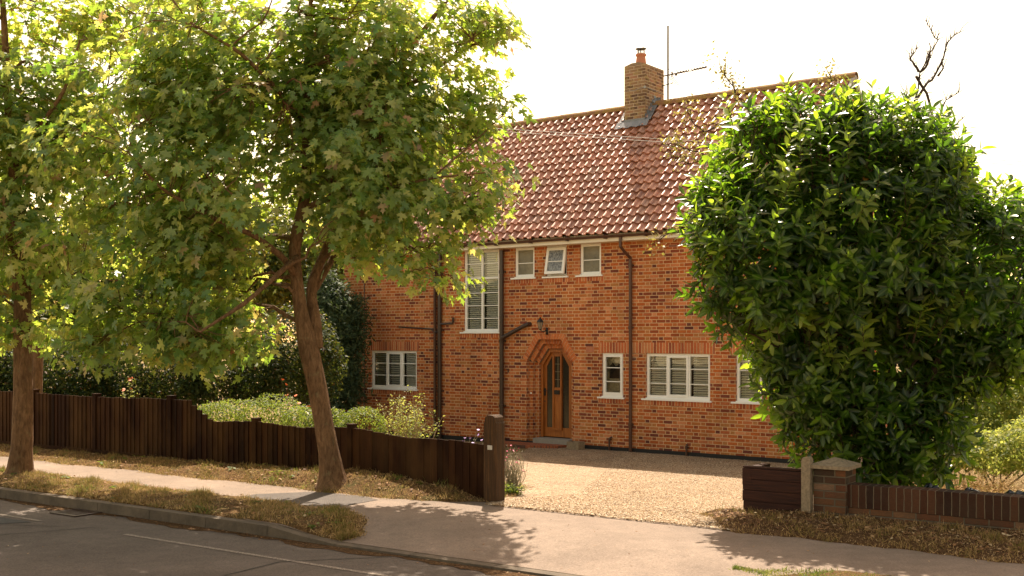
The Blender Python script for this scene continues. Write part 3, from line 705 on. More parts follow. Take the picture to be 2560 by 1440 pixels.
f = MB(); f.box(-6.29, -6.14, .288, .306, 1.20, 1.30); f.box(-6.27, -6.16, .282, .29, 1.225, 1.275); f.build('letter_box', M['black_iron'], dl, weld=False)
f = MB(); f.box(-6.60, -6.56, .318, .336, 1.16, 1.34); f.tube([(-6.58,.32,1.28),(-6.58,.28,1.28),(-6.47,.28,1.275)], .009, 6); f.build('handle', M['black_iron'], dl, weld=False)
f = MB(); f.lathe([(0,0),(.02,.002),(.02,.02),(0,.02)], (-6.58,.31,1.02), 8); f.build('lock', M['black_iron'], dl, weld=False)
f = MB(); f.lathe([(.0,-.02),(.022,-.018),(.022,.018),(0,.02)], (-6.83,.112,1.22), 10); f.build('door_bell', M['upvc'], house, weld=False)
f = MB(); f.box(-6.68, -5.66, -.03, .34, -.03, .18); f.build('door_step', M['step'], house, bevel=.008)

# fascia, soffit, gutter
mb = MB(); mb.box(XL-.05, .08, -.30, .004, HT-.0, HT+.025); mb.box(XL-.05, .08, -.325, -.30, HT-.01, HT+.16); mb.build('fascia', M['cream'], house, weld=False)
mb = MB(); yc, zc, rg = -.375, HT+.12, .056
for i in range(8):
    a0, a1 = math.pi*(1+i/8), math.pi*(1+(i+1)/8)
    p = lambda a, r: (yc+r*math.cos(a), zc+r*math.sin(a))
    for r__, fl in ((rg, 1), (rg-.004, -1)):
        (ya, za), (yb, zb) = p(a0, r__), p(a1, r__); q = [(XL-.05,ya,za),(XL-.05,yb,zb),(.1,yb,zb),(.1,ya,za)]
        mb.poly(q if fl > 0 else q[::-1], smooth=True)
for x in np.arange(-12.6, 0, 1.02): mb.box(x-.02, x+.02, -.44, -.30, zc-.075, zc-.058); mb.tube([(x-.03,yc,zc-.012),(x+.03,yc,zc-.012)], rg*.9, 10)
mb.tube([(-.0,yc,zc-.012),(.1,yc,zc-.012)], rg*.95, 12)
mb.build('gutter', M['brown'], house, weld=False)
def pipe(name, pts, r, mat, k=10, clips=()):
    mb = MB(); mb.tube(pts, r, k)
    for (x, y, z) in clips: mb.tube([(x, y, z-.035), (x, y, z+.035)], r*1.28, k); mb.box(x-r*1.6, x+r*1.6, y, 0, z-.018, z+.018)
    return mb.build(name, mat, house, weld=False)
x = -4.0
pipe('downpipe', [(x-.06,-.375,4.72),(x-.06,-.375,4.52),(x-.03,-.24,4.40),(x,-.06,4.28),(x,-.055,4.1),(x,-.055,.0)], .036, M['brown'], clips=[(x,-.055,4.12),(x,-.055,2.75),(x,-.055,.62)])
pipe('soil_pipe', [(-7.57,-.075,4.62),(-7.57,-.075,-.02)], .052, M['black_pipe'], 12, clips=[(-7.57,-.075,z) for z in (4.1,2.45,.9)])
pipe('branch_pipe', [(-7.57,-.085,2.42),(-7.52,-.10,2.53),(-7.40,-.10,2.58),(-6.90,-.10,2.80),(-6.80,-.06,2.845),(-6.77,.02,2.85)], .05, M['black_pipe'], 12)
pipe('soil_pipe', [(-9.53,-.075,4.62),(-9.53,-.075,0)], .054, M['black_pipe'], 12, clips=[(-9.53,-.075,z) for z in (4.0,2.72,1.2)])
pipe('downpipe', [(-9.70,-.375,4.72),(-9.70,-.36,4.5),(-9.70,-.06,4.25),(-9.70,-.055,0)], .036, M['brown'], clips=[(-9.7,-.055,z) for z in (4.0,2.7,.8)])
pipe('waste_pipe', [(-10.95,-.03,2.80),(-10.9,-.05,2.80),(-9.80,-.05,2.745),(-9.74,-.07,2.68),(-9.56,-.09,2.66)], .02, M['black_pipe'], 8)
pipe('waste_pipe', [(-9.53,-.09,2.86),(-9.3,-.07,2.88),(-9.12,-.06,2.88),(-9.10,-.06,2.92),(-9.10,-.06,3.03)], .028, M['black_pipe'], 8)
pipe('overflow_pipe', [(-7.45,-.04,1.78),(-7.40,-.04,1.78),(-7.40,-.04,1.70)], .015, M['black_pipe'], 6)
pipe('stand_pipe', [(-4.55,-.05,-.06),(-4.55,-.05,.24),(-4.53,-.05,.30),(-4.50,-.02,.32)], .02, M['brown'], 8, clips=[(-4.55,-.05,.26)])
pipe('stand_pipe', [(-2.62,-.05,-.06),(-2.62,-.05,.20),(-2.62,-.03,.27)], .022, M['brown'], 8, clips=[(-2.62,-.05,.2)])
pipe('wall_cable', [(-12.22,-.012,.1),(-12.22,-.012,4.5)], .012, M['black_pipe'], 5)
f = MB()
f.box(-5.20, -4.985, -.004, .01, 2.2, 2.33)
for i in range(5): f.box(-5.19, -4.995, -.009, .0, 2.212+i*.024, 2.221+i*.024)
f.build('air_brick', M['terracotta'], house, weld=False)
f = MB(); f.box(-3.08, -2.87, -.004, .01, 4.47, 4.535); f.build('air_brick', M['terracotta'], house, weld=False)
f = MB()
for i in range(6): f.box(-3.06+i*.03, -3.045+i*.03, -.006, .0, 4.48, 4.525)
f.build('air_brick_holes', M['black_iron'], house, weld=False)

# roof: every course a real rolled strip
RY, RZ = 2.49, 8.16; EY, EZ = -.40, HT+.155
sl_ = math.hypot(RY-EY, RZ-EZ); dy, dz = (RY-EY)/sl_, (RZ-EZ)/sl_; ny, nz_ = -dz, dy
NROW = 17; gauge = sl_/NROW; PW = .215
def prof(f):
    # a roll, then a shallow pan
    if f < .54: return .050*math.sin(math.pi*f/.54)**.85 if 0 < f < .54 else 0
    g = (f-.54)/.46; return -.014*math.sin(math.pi*g)
ss = [0,.05,.11,.18,.25,.32,.39,.46,.54,.65,.77,.89]
VX = []
nx = int((13.16)/PW)
for i in range(nx):
    for f in ss: VX.append((i, f))
def roof_side(name, mirror):
    V = []; F = []; RN = []
    for r_ in range(NROW):
        b0 = len(V)
        for e in range(3):   # 0 bottom of nose, 1 top of nose, 2 upper edge
            for (i, f) in VX:
                rr = np.random.RandomState(i*131 + r_*17 + (5 if mirror else 0)); jl, jh = rr.uniform(-.010, .010), rr.uniform(0, .010)
                x = XL - .08 + (i + f)*PW; h = prof(f)
                if e < 2: s = r_*gauge - .035 + jl; up = h + (.058 if e == 1 else .024) + jh
                else: s = (r_+1)*gauge + .02; up = h*.97 + .004
                y, z = EY + dy*s + ny*up, EZ + dz*s + nz_*up
                if mirror: y = 2*RY - y
                V.append((x, y, z))
        n = len(VX)
        for j in range(n-1):
            i = VX[j][0]; rv = np.random.RandomState(i*977 + r_*31 + (3 if mirror else 0)).rand()
            for e in range(2):
                q = (b0+e*n+j, b0+e*n+j+1, b0+(e+1)*n+j+1, b0+(e+1)*n+j); F.append(q[::-1] if mirror else q); RN.append(rv)
    me = bpy.data.meshes.new(name); me.from_pydata(V, [], F)
    a = me.attributes.new("rnd", 'FLOAT', 'FACE'); a.data.foreach_set("value", RN)
    me.polygons.foreach_set("use_smooth", [False]*len(F))
    me.materials.append(M['tile']); return link(bpy.data.objects.new(name, me), house)
rf = roof_side('roof', False)
rb = roof_side('roof', True)
mb = MB()  # underlay board so no light leaks
for sgn in (0, 1):
    q = [(XL-.05, EY+.08, EZ-.05), (.07, EY+.08, EZ-.05), (.07, RY, RZ-.10), (XL-.05, RY, RZ-.10)]
    if sgn: q = [(a, 2*RY-b, c) for a, b, c in q]
    mb.poly(q); mb.poly([(a, b, c-.03) for a, b, c in reversed(q)])
mb.build('roof_boarding', M['black_pipe'], rf, weld=False)
mb = MB()
for i in range(29):
    a = XL - .06 + i*.455; b = a + .449; z = RZ - .02 + random.uniform(-.004, .004)
    if -5.4 < (a+b)/2 < -4.9: continue
    for k in range(10):
        t0, t1 = math.pi*(-.05 + 1.1*k/10), math.pi*(-.05 + 1.1*(k+1)/10)
        P = lambda x, t_, r_: (x, RY + r_*math.cos(t_), z + r_*math.sin(t_))
        mb.poly([P(a, t0, .125), P(b, t0, .121), P(b, t1, .121), P(a, t1, .125)][::-1], smooth=True)
        mb.poly([P(a, t0, .11), P(b, t0, .11), P(b, t1, .11), P(a, t1, .11)], smooth=True)
        mb.poly([P(b, t0, .11), P(b, t0, .121), P(b, t1, .121), P(b, t1, .11)])
        mb.poly([P(a, t0, .11), P(a, t0, .125), P(a, t1, .125), P(a, t1, .11)][::-1])
mb.build('ridge', M['ridge'], rf, weld=False)
for sgn in (1, -1):
    for x in (.045, XL-.12):
        mb = MB(); a = np.array([x+.03, EY if sgn > 0 else 2*RY-EY, EZ]); b = np.array([x+.03, RY, RZ]); d = b-a
        n_ = np.array([0, ny*sgn, nz_]); c = (a+b)/2 + n_*.012
        mb.obox(c, (.035, 0, 0), d/2, n_*.045); mb.build('verge', M['verge'], rf, weld=False)

# chimney
CX0, CX1, CY0, CY1, CT = -5.44, -4.86, 2.04, 2.94, 9.10
mb = MB(); mb.box(CX0, CX1, CY0, CY1, 7.2, CT); ch = mb.build('chimney', M['brick_chimney'], house, weld=False)
mb = MB(); mb.prism([(CX0+.0,CT),(CX0+.20,CT+.055),(CX1-.20,CT+.055),(CX1,CT)][::-1], CY0+.0, CY1); mb.build('flaunching', M['concrete'], ch, weld=False)
mb = MB(); cx, cy = (CX0+CX1)/2+.02, 2.30; mb.lathe([(.135,.03),(.115,.20),(.105,.25),(.128,.265),(.132,.30),(.115,.315),(.095,.315),(.09,.1)], (cx,cy,CT), 24); mb.build('chimney_pot', M['terracotta'], ch)
mb = MB(); z = CT+.315
for k in range(14):
    a = 2*math.pi*k/14; mb.tube([(cx+.09*math.cos(a),cy+.09*math.sin(a),z),(cx+.09*math.cos(a),cy+.09*math.sin(a),z+.12)], .0025 if k % 5 else .012, 4)
for h in (.03,.06,.09): mb.tube([(cx+.09*math.cos(2*math.pi*k/16),cy+.09*math.sin(2*math.pi*k/16),z+h) for k in range(17)], .002, 4)
mb.lathe([(.0,.165),(.07,.158),(.135,.125),(.138,.118),(.12,.118),(0,.13)], (cx,cy,z), 24); mb.build('chimney_cowl', M['black_iron'], ch, weld=False)
# lead flashing: apron in front and soakers beside
def rz_(y): return EZ + (y-EY)*dz/dy
mb = MB()
zf = rz_(CY0); n = 12
for i in range(n):
    xa, xb = CX0-.16+i*(CX1-CX0+.32)/n, CX0-.16+(i+1)*(CX1-CX0+.32)/n
    w_ = lambda x: .105+.010*math.sin((x)*29)
    f_ = lambda x, s, up: (x, CY0 + dy*s + ny*up, zf + dz*s + nz_*up)
    la, lb = -.17+.02*math.sin(xa*23), -.17+.02*math.sin(xb*23)
    mb.poly([f_(xa, la, w_(xa)), f_(xb, lb, w_(xb)), f_(xb, .02, .12), f_(xa, .02, .12)], smooth=True)
mb.box(CX0-.008, CX1+.008, CY0-.012, CY0, zf-.03, zf+.16)
for xx in (CX1+.004, CX0-.14):
    for k in range(6):
        y0 = CY0 + k*.085 - .02; y1 = y0 + .10; z0, z1 = rz_(y0), rz_(y1)
        if y0 > RY - .03: break
        xf = CX1+.006 if xx > CX1 else CX0-.006
        mb.poly([(xf, y0, z0), (xf, y1, z1), (xf, y1, z1+.17), (xf, y0, z1+.17)]); mb.poly([(xf, y0, z0+.13), (xf+(.15 if xx > CX1 else -.15), y0, z0+.13), (xf+(.15 if xx > CX1 else -.15), y1, z1+.13), (xf, y1, z1+.13)])
mb.tube([(CX1+.02, RY-.12, RZ+.03), (CX1+.02, RY, RZ+.13), (CX1+.02, RY+.12, RZ+.03)], .05, 8)
mb.build('lead_flashing', M['lead'], ch, weld=False)
mb = MB(); mb.tube([(CX0-.01,CY0-.012,8.50),((CX0+CX1)/2,CY0-.012,8.49),(CX1+.012,CY0-.012,8.53),(CX1+.012,CY1,8.50)], .006, 5)
mb.box(CX1-.03, CX1+.014, CY0-.02, CY0, 8.50, 8.56); mb.build('lashing_wire', M['steel'], ch, weld=False)
# aerial
aer = thing('tv_aerial', 'rusty television aerial on a tall grey mast lashed beside the chimney', 'aerial', hw(-4.70, 2.86, 8.20), HROT)
mb = MB(); mb.tube([(0,0,0),(0,0,.75),(0,0,1.95)], .024, 8); mb.build('mast', plain('dull grey mast', (.10,.095,.09), .6, .2), aer)
mb = MB()
for z in (.12, .52): mb.tube([(-.16,.0,z-.02),(0.0,0,z),(.13,0,z+.015)], .013, 6)
mb.tube([(-.14,0,.52),(-.24,0,.42),(-.26,0,.3),(-.24,0,.2),(-.14,0,.1)], .010, 6); mb.build('bracket', M['black_iron'], aer)
mb = MB(); bz = .73
mb.tube([(-.10,-.03,bz),(1.05,-.03,bz+.045)], .017, 6); mb.tube([(.13,-.03,bz-.05),(.13,-.03,bz+.07)], .018, 6); mb.build('boom', M['black_pipe'], aer)
for i in range(11):
    mb = MB(); x = .30 + i*.075; z = bz + .04*(x/1.05) + .012
    mb.box(x-.014, x+.014, -.045, -.015, z-.012, z+.018)
    for a in (-1, 1):
        for q in (-1, 1): mb.tube([(x, -.03, z), (x+.01, -.03+q*.11, z+a*.055)], .006, 4)
    mb.build('director', M['black_pipe'], aer, weld=False)
mb = MB()
for sg in (1, -1):
    for i in range(7): s = .05+i*.035; mb.tube([(.10+s*.55,-.22,bz+sg*s),(.10+s*.55,.18,bz+sg*s)], .0034, 4)
    for j in range(6): y = -.22+j*.08; mb.tube([(.12,y,bz+sg*.04),(.27,y,bz+sg*.27)], .0034, 4)
mb.build('reflector', M['steel'], aer, weld=False)
mb = MB(); mb.tube([(.02,-.02,bz-.05),(.08,-.02,bz-.12),(.16,-.02,bz-.08),(.24,-.02,bz+.0)], .004, 5); mb.tube([(.22,-.03,bz-.02),(.27,-.03,bz-.02)], .022, 6); mb.build('cable', M['black_iron'], aer, weld=False)
# wall lantern
lan = thing('wall_lantern', 'black coach lantern fixed on the brick above the front door', 'lamp', hw(-6.30, 0, 2.62), HROT)
mb = MB(); mb.tube([(.03,-.03,-.02),(.03,-.03,.14)], .028, 8); mb.tube([(.03,-.05,.10),(.03,-.12,.05),(-.03,-.16,.06),(-.06,-.17,.10)], .012, 6); mb.build('bracket', M['black_iron'], lan)
mb = MB(); c = (-.06,-.17,.09); mb.lathe([(.0,0),(.03,.0),(.035,.02)], c, 6, smooth=False); mb.lathe([(.085,.175),(.088,.185),(.06,.235),(.02,.265),(.02,.285),(0,.30)], c, 6, smooth=False)
for k in range(6): a = 2*math.pi*k/6; mb.tube([(c[0]+.035*math.cos(a),c[1]+.035*math.sin(a),c[2]+.02),(c[0]+.075*math.cos(a),c[1]+.075*math.sin(a),c[2]+.178)], .005, 4)
mb.build('lantern_cage', M['black_iron'], lan, weld=False)
mb = MB(); mb.lathe([(.033,.02),(.07,.172)], c, 6, smooth=False); t = NT('seeded lantern glass'); mb.build('lantern_glass', plain('lantern glass', (.30,.24,.18), .3, .1), lan, weld=False)
# apron of pavers, stone trough
mb = MB(); P = []
for k in range(17): a = math.pi*k/16; P.append((-6.62+.92*math.cos(a), -.62*math.sin(a)**.8 if math.sin(a) > 0 else 0))
P = P[::-1]
me_p = [(x, y-.035, .07) for x, y in P]; mb.poly(me_p)
for a, b in zip(P, P[1:]): mb.poly([(a[0],a[1]-.035,-.08),(b[0],b[1]-.035,-.08),(b[0],b[1]-.035,.07),(a[0],a[1]-.035,.07)])
ap = mb.build('doorstep_apron', M['paver']); ap.location = (HC[0], HC[1], HZ); ap.rotation_euler = (0,0,HROT); ap["kind"] = 'structure'
tr_ = thing('stone_trough', 'small empty stone trough standing by the front step', 'planter', hw(-5.35, -.20, -.08), HROT)
mb = MB(); mb.ring([(-.16,-.13),(.16,-.13),(.16,.13),(-.16,.13)], [(-.125,-.10),(.125,-.10),(.125,.10),(-.125,.10)], 0, .26)
mb.v = [(x, z, y) for x, y, z in mb.v]; mb.box(-.13, .13, -.11, .11, .02, .17); mb.f = [f[::-1] for f in mb.f]
uvr = []; mb.build('basin', M['concrete'], tr_, weld=False)

# ------------------------------------------------------------------ fence, gate post, sleepers, wall
FP = 10.36
fence = thing('timber_fence', 'dark brown close board timber fence stepping down towards the drive', 'fence', st(-7.5, FP, 0), STREET_ROT)
def fpl(t_): return 10.40 + .25*float(smooth((-7.45-t_)/3.2)) - FP
def ftop(t_):
    if t_ < -12.92: return .955 + .012*math.sin(t_*1.75)
    if t_ > -12.42: return .695 - .055*float(smooth((t_+9.7)/2.1)) + .018*math.cos((t_+9.76)*3.4)
    k = int((t_+12.92)/.125); return .95 - .06*(k+1)
panels = [(-23.5,-21.7),(-21.7,-20.1),(-20.1,-18.4),(-18.4,-16.8),(-16.8,-15.15),(-15.15,-13.36),(-13.36,-11.57),(-11.57,-9.76),(-9.76,-7.40)]
for (a, b) in panels:
    mb = MB(); t_ = a + .04
    while t_ < b - .05:
        w_ = random.uniform(.085, .12); e = min(t_+w_, b-.045); zt = ftop((t_+e)/2) + random.uniform(-.006, .006); z0 = strip_z((t_+e)/2, 10.4) - .02 + random.uniform(0,.015)
        x0, x1 = t_+7.5, e+7.5+.012; r_ = random.random(); ty = random.uniform(-.003, .003) + fpl(t_); yb_ = fpl(t_)
        mb.poly([(x0,-.012+ty,z0),(x1,-.026+ty,z0),(x1,-.026+ty,zt),(x0,-.012+ty,zt)], r=r_); mb.poly([(x1,yb_,z0),(x0,yb_,z0),(x0,yb_,zt),(x1,yb_,zt)], r=r_)
        mb.poly([(x1,-.026+ty,z0),(x1,yb_,z0),(x1,yb_,zt),(x1,-.026+ty,zt)], r=r_); mb.poly([(x0,-.012+ty,zt),(x1,-.026+ty,zt),(x1,yb_,zt),(x0,yb_,zt)], r=r_)
        t_ = e
    pnl = mb.build('board_panel', M['fence'], fence, weld=False)
    mb = MB(); zb = strip_z((a+b)/2, 10.4); ya, yb2 = fpl(a), fpl(b)
    for z in (zb+.15, ftop(b-.1)-.14): mb.obox(((a+b)/2+7.5, (ya+yb2)/2+.03, z), ((b-a)/2, (yb2-ya)/2, 0), (0, .025, 0), (0, 0, .04))
    mb.build('rail', M['fence'], pnl, weld=False)
    if a < -15: mb = MB(); mb.box(a+7.5+.05, b+7.5-.05, -.04+fpl(a), -.012+fpl(a), -.02, .13); mb.build('gravel_board', M['fence'], pnl, weld=False)
for t_ in [p[0] for p in panels]:
    mb = MB(); z = ftop(t_-.02) + .035; y_ = fpl(t_); mb.box(t_+7.5-.04, t_+7.5+.04, y_-.035, y_+.07, -.1, z); mb.box(t_+7.5-.048, t_+7.5+.048, y_-.043, y_+.078, z, z+.018); mb.build('fence_post', M['fence'], fence, weld=False)
gp_ = thing('gate_post', 'thick weathered oak gate post with a rounded top at the end of the fence', 'post', st(-7.34, 10.36, 0), STREET_ROT)
mb = MB(); z1_ = 1.02
mb.prism([(-.088,-.05),(-.088,.90),(-.076,.915),(-.068,.965),(-.035,.99),(.035,.99),(.068,.965),(.076,.915),(.088,.90),(.088,-.05)], -.088, .088)
pb = mb.build('post', M['postwood'], gp_, bevel=.008)
mb = MB(); mb.box(-.03, .035, -.094, -.087, .60, .65); mb.build('number_plate', plain('worn white plate', (.5,.46,.4), .6, .3, 40), gp_, bevel=.003)

slp = thing('sleeper_wall', 'short low wall of five dark stained timber sleepers beside the concrete post', 'wall', st(-4.70, 11.22, 0), STREET_ROT)
for i in range(5):
    mb = MB(); z = -.10 + i*.116; j = random.uniform(-.008, .008); mb.box(.0+j, .655, 0+j, .10, z, z+.113); mb.build('sleeper', M['sleeper'], slp, bevel=.006)
mb = MB(); mb.box(0, .10, .0, .55, .30, .478); mb.box(.0, .64, .01, .09, .482, .50); mb.build('cap_board', M['sleeper'], slp, bevel=.004)
cpst = MB(); cpst.prism([(-.045,-.1),(-.045,.60),(-.03,.635),(.03,.645),(.05,.62),(.05,-.1)], 0, .10)
o = cpst.build('concrete_post', M['concrete'], None, bevel=.006); o.location = st(-3.99, 11.17, 0); o.rotation_euler = (0,0,STREET_ROT); tag(o, 'pitted pale concrete post between the sleepers and the brick pier', 'post')
gw = thing('garden_wall', 'low front garden wall of dark brick with an upright brick coping and a capped pier', 'wall', st(-3.93, 11.24, 0), STREET_ROT)
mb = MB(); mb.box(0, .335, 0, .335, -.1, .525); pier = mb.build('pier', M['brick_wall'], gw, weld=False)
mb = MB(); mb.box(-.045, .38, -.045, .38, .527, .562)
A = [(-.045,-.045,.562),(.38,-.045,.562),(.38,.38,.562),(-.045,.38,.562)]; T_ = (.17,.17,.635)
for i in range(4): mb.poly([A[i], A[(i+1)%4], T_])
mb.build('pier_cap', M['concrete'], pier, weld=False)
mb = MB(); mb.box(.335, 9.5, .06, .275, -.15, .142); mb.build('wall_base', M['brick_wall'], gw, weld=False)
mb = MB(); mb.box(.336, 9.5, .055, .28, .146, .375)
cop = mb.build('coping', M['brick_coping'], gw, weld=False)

# overhead cables
for k, (z0, z1, yy) in enumerate(((3.62, 3.45, 0), (3.70, 3.475, .15))):
    mb = MB(); pts = []
    a = at(900, 306-6*k, 15.2+yy); b = at(3000, 442-10*k, 15.2+yy)
    for i in range(25): f = i/24; q = a + (b-a)*f; q[2] -= .35*math.sin(math.pi*f)*0 ; pts.append(q)
    pts = [at(-1500, 150-6*k, 16+yy)] + pts + [at(5200, 560-12*k, 15.2+yy)]
    mb.tube(pts, .0035, 4)
    o = mb.build('overhead_cable', M['cable']); tag(o, ('upper' if k else 'lower') + ' of two thin telephone cables crossing in front of the roof', 'cable', 'telephone cables in front of the roof')

# drain gully in the road by the kerb
gu = MB(); gu.box(-.23, .23, -.16, .16, -.02, .006); 
o = thing('drain_grate', 'rusty slotted drain grate in the gutter beside the kerb', 'drain', st(*[gp(192, 1283, -.11)[0], 7.58], -.108), STREET_ROT)
gm = MB(); gm.ring([(-.24,-.17),(.24,-.17),(.24,.17),(-.24,.17)], [(-.20,-.13),(.20,-.13),(.20,.13),(-.20,.13)], 0, .012); gm.v = [(x, z, y) for x, y, z in gm.v]; gm.f = [f[::-1] for f in gm.f]; gm.build('frame', M['black_pipe'], o, weld=False)
gm = MB()
for i in range(9): gm.box(-.19+i*.045, -.17+i*.045, -.13, .13, .0, .009)
gm.build('grate', M['black_pipe'], o, weld=False)

# ------------------------------------------------------------------ leaves and plants
def maple_tpl():
    pts = [(0,.04),(.10,-.04),(.34,-.14),(.25,.07),(.38,.09),(.66,.30),(.45,.31),(.50,.50),(.27,.40),(.15,.42),(.20,.62),(.29,.74),(.12,.76),(.0,1.06)]
    full = pts + [(-x, y) for x, y in reversed(pts[1:-1])]
    V = [(0, .28, 0.0)] + [(x*.9, y, -.10*(x*x) - .16*max(0, y-.3)**2 + .03) for x, y in full]
    n = len(full); F = [(0, i+1, (i+1) % n + 1) for i in range(n)]
    return V, F
MT = maple_tpl()
def oval_tpl(w=.2, bend=.18, fold=.05):
    ys = [0, .15, .4, .7, .9, 1.0]; ws = [.12, .6, 1.0, .82, .4, 0]
    V = []
    for y, k in zip(ys, ws):
        z = -bend*y*y; V += [(-w*k, y, z+fold*k), (0, y, z), (w*k, y, z+fold*k)]
    F = []
    for i in range(5):
        a = i*3; F += [(a, a+1, a+4, a+3), (a+1, a+2, a+5, a+4)]
    return V, F
OT = oval_tpl()
OT2 = ([(0,0,0),(.28,.35,.05),(0,1,-.08),(-.28,.35,.05),(0,.4,0)], [(0,1,4),(1,2,4),(2,3,4),(3,0,4)])
BL = ([(-.5,0,0),(.5,0,0),(.25,.6,.15),(-.25,.6,.15),(0,1,.42)], [(0,1,2),(0,2,3),(3,2,4)])
NEEDLE = ([(0,0,0),(.12,.5,.04),(0,1,0),(-.12,.5,-.04)], [(0,1,2),(0,2,3)])

def rnd_dir(n): v = rng.normal(size=(n, 3)); return v / np.linalg.norm(v, axis=1, keepdims=True)
def noise3(P, s, seed):
    r_ = np.random.RandomState(seed); out = np.zeros(len(P))
    for k in range(5):
        d = r_.normal(size=3); d /= np.linalg.norm(d); out += np.sin(P @ d * s * (1 + .5*k) + r_.rand()*6.28) / (1 + .35*k)
    return out
def sample_crown(ells, n, shell=.0):
    """points inside a union of ellipsoids ((c),(rx,ry,rz)) with outward direction"""
    vol = np.array([e[1][0]*e[1][1]*e[1][2] for e in ells]); vol = vol**.85; vol /= vol.sum()
    k = rng.choice(len(ells), n, p=vol); C = np.array([e[0] for e in ells])[k]; Rr = np.array([e[1] for e in ells])[k]
    d = rnd_dir(n); rad = (rng.random(n)*(1-shell**3) + shell**3)**(1/3)
    return C + d*Rr*rad[:, None], d, rad

def poly_closest(segs, p):
    """closest point on a list of skeleton points"""
    d = ((segs - p)**2).sum(1); i = int(d.argmin()); return segs[i], i
def curve(a, b, sag=.0, n=5, j=.03):
    a, b = np.array(a, float), np.array(b, float); L = np.linalg.norm(b-a); o = rng.normal(size=3)*L*.08
    return [a + (b-a)*f + o*math.sin(math.pi*f) + np.array([0,0,sag*L])*math.sin(math.pi*f) + rng.normal(size=3)*L*j*(0 < f < 1) for f in np.linspace(0, 1, n)]

def build_tree(name, label, trunk, limbs, ells, ncl, per, lsize, mat, barkm, nsec=60, hole=.0, seed=1, spread=.20, tpl=MT, droop=.35, group=None, cat='tree', shell=.35, holes=(), extra=None, nextra=0):
    base = trunk[0][0]; root = thing(name, label, cat, base, 0, group)
    off = np.array([float(a) for a in base])
    mb = MB(); skel = []; srad = []
    def addline(L, k=9, w=.0):
        P = [np.array(p, float) - off for p, _ in L]; Rr = [r for _, r in L]
        # densify
        Q = []; QR = []
        for i in range(len(P)-1):
            m = max(2, int(np.linalg.norm(P[i+1]-P[i])/.12))
            for j in range(m): f = j/m; Q.append(P[i]*(1-f)+P[i+1]*f); QR.append(Rr[i]*(1-f)+Rr[i+1]*f)
        Q.append(P[-1]); QR.append(Rr[-1])
        Qs = [Q[0]] + [Q[i]*.5 + (Q[i-1]+Q[i+1])*.25 for i in range(1, len(Q)-1)] + [Q[-1]]
        mb.tube(Qs, QR, k, wob=w); skel.extend(Qs); srad.extend(QR)
    addline(trunk, 14, .05)
    for L in limbs: addline(L, 9, .04)
    tm = mb
    # secondary branches
    SK = np.array(skel); up = SK[:, 2] > (np.array(limbs[0][0][0])[2] - off[2] - .2)
    SKu = SK[up]; SRu = np.array(srad)[up]
    P, d, rad = sample_crown(ells, nsec, .45); P = P - off
    sec = []
    for p in P:
        dd = ((SKu - p)**2).sum(1) + 1.2*np.maximum(0, SKu[:, 2]-p[2]+.1)**2; i = int(dd.argmin()); q = SKu[i]
        c = curve(q, p, .06, 7); r0 = min(SRu[i]*.6, .034); tm.tube(c, list(np.linspace(r0, .007, 7)), 6); sec.extend(c[1:])
    SE = np.array(sec)
    P, d, rad = sample_crown(ells, ncl, shell)
    P = P - off
    nn = noise3(P, 2.6, seed); keep = nn > np.quantile(nn, hole); P, d = P[keep], d[keep]
    for (hc, hr) in holes:
        q = ((P + off - np.array(hc))/np.array(hr)); k2 = (q**2).sum(1) > 1; P, d = P[k2], d[k2]
    if extra: P2, d2, _ = sample_crown(extra, nextra, .1); P = np.concatenate([P, P2 - off]); d = np.concatenate([d, d2])
    tw = MB(); LP = []; LN = []; LT = []; LS = []; LR = []
    cc = np.array([e[0] for e in ells]).mean(0) - off
    for p, o_ in zip(P, d):
        q, i = poly_closest(SE, p)
        if np.linalg.norm(p-q) > .06: tw.tube(curve(q, p, .05, 4), [.006, .005, .004, .003], 4, cap=False)
        out = (p - cc); out[2] *= .4; out = out/(np.linalg.norm(out)+1e-6)*.6 + o_*.5
        m = int(per*rng.uniform(.6, 1.4)); base_r = rng.random()
        offs = rng.normal(size=(m, 3))*np.array([spread, spread, spread*.6])
        hd = offs/(np.linalg.norm(offs, axis=1, keepdims=True)+1e-6)
        LP.append(p + offs); LT.append(hd*.7 + out*.5 + rng.normal(size=(m,3))*.35 + np.array([0,0,-droop]))
        LN.append(np.array([0,0,.62]) + out*.55 + hd*.35 + rng.normal(size=(m,3))*.42); LS.append(lsize*rng.uniform(.6, 1.25, m))
        LR.append(np.clip(rng.random(m)*.7 + base_r*.3, 0, 1))
    tm.build('trunk', barkm, root, weld=False)
    tw.build('twigs', barkm, root, weld=False)
    leafmesh('foliage', tpl, np.concatenate(LP), np.concatenate(LN), np.concatenate(LT), np.concatenate(LS), np.concatenate(LR), mat, root)
    return root

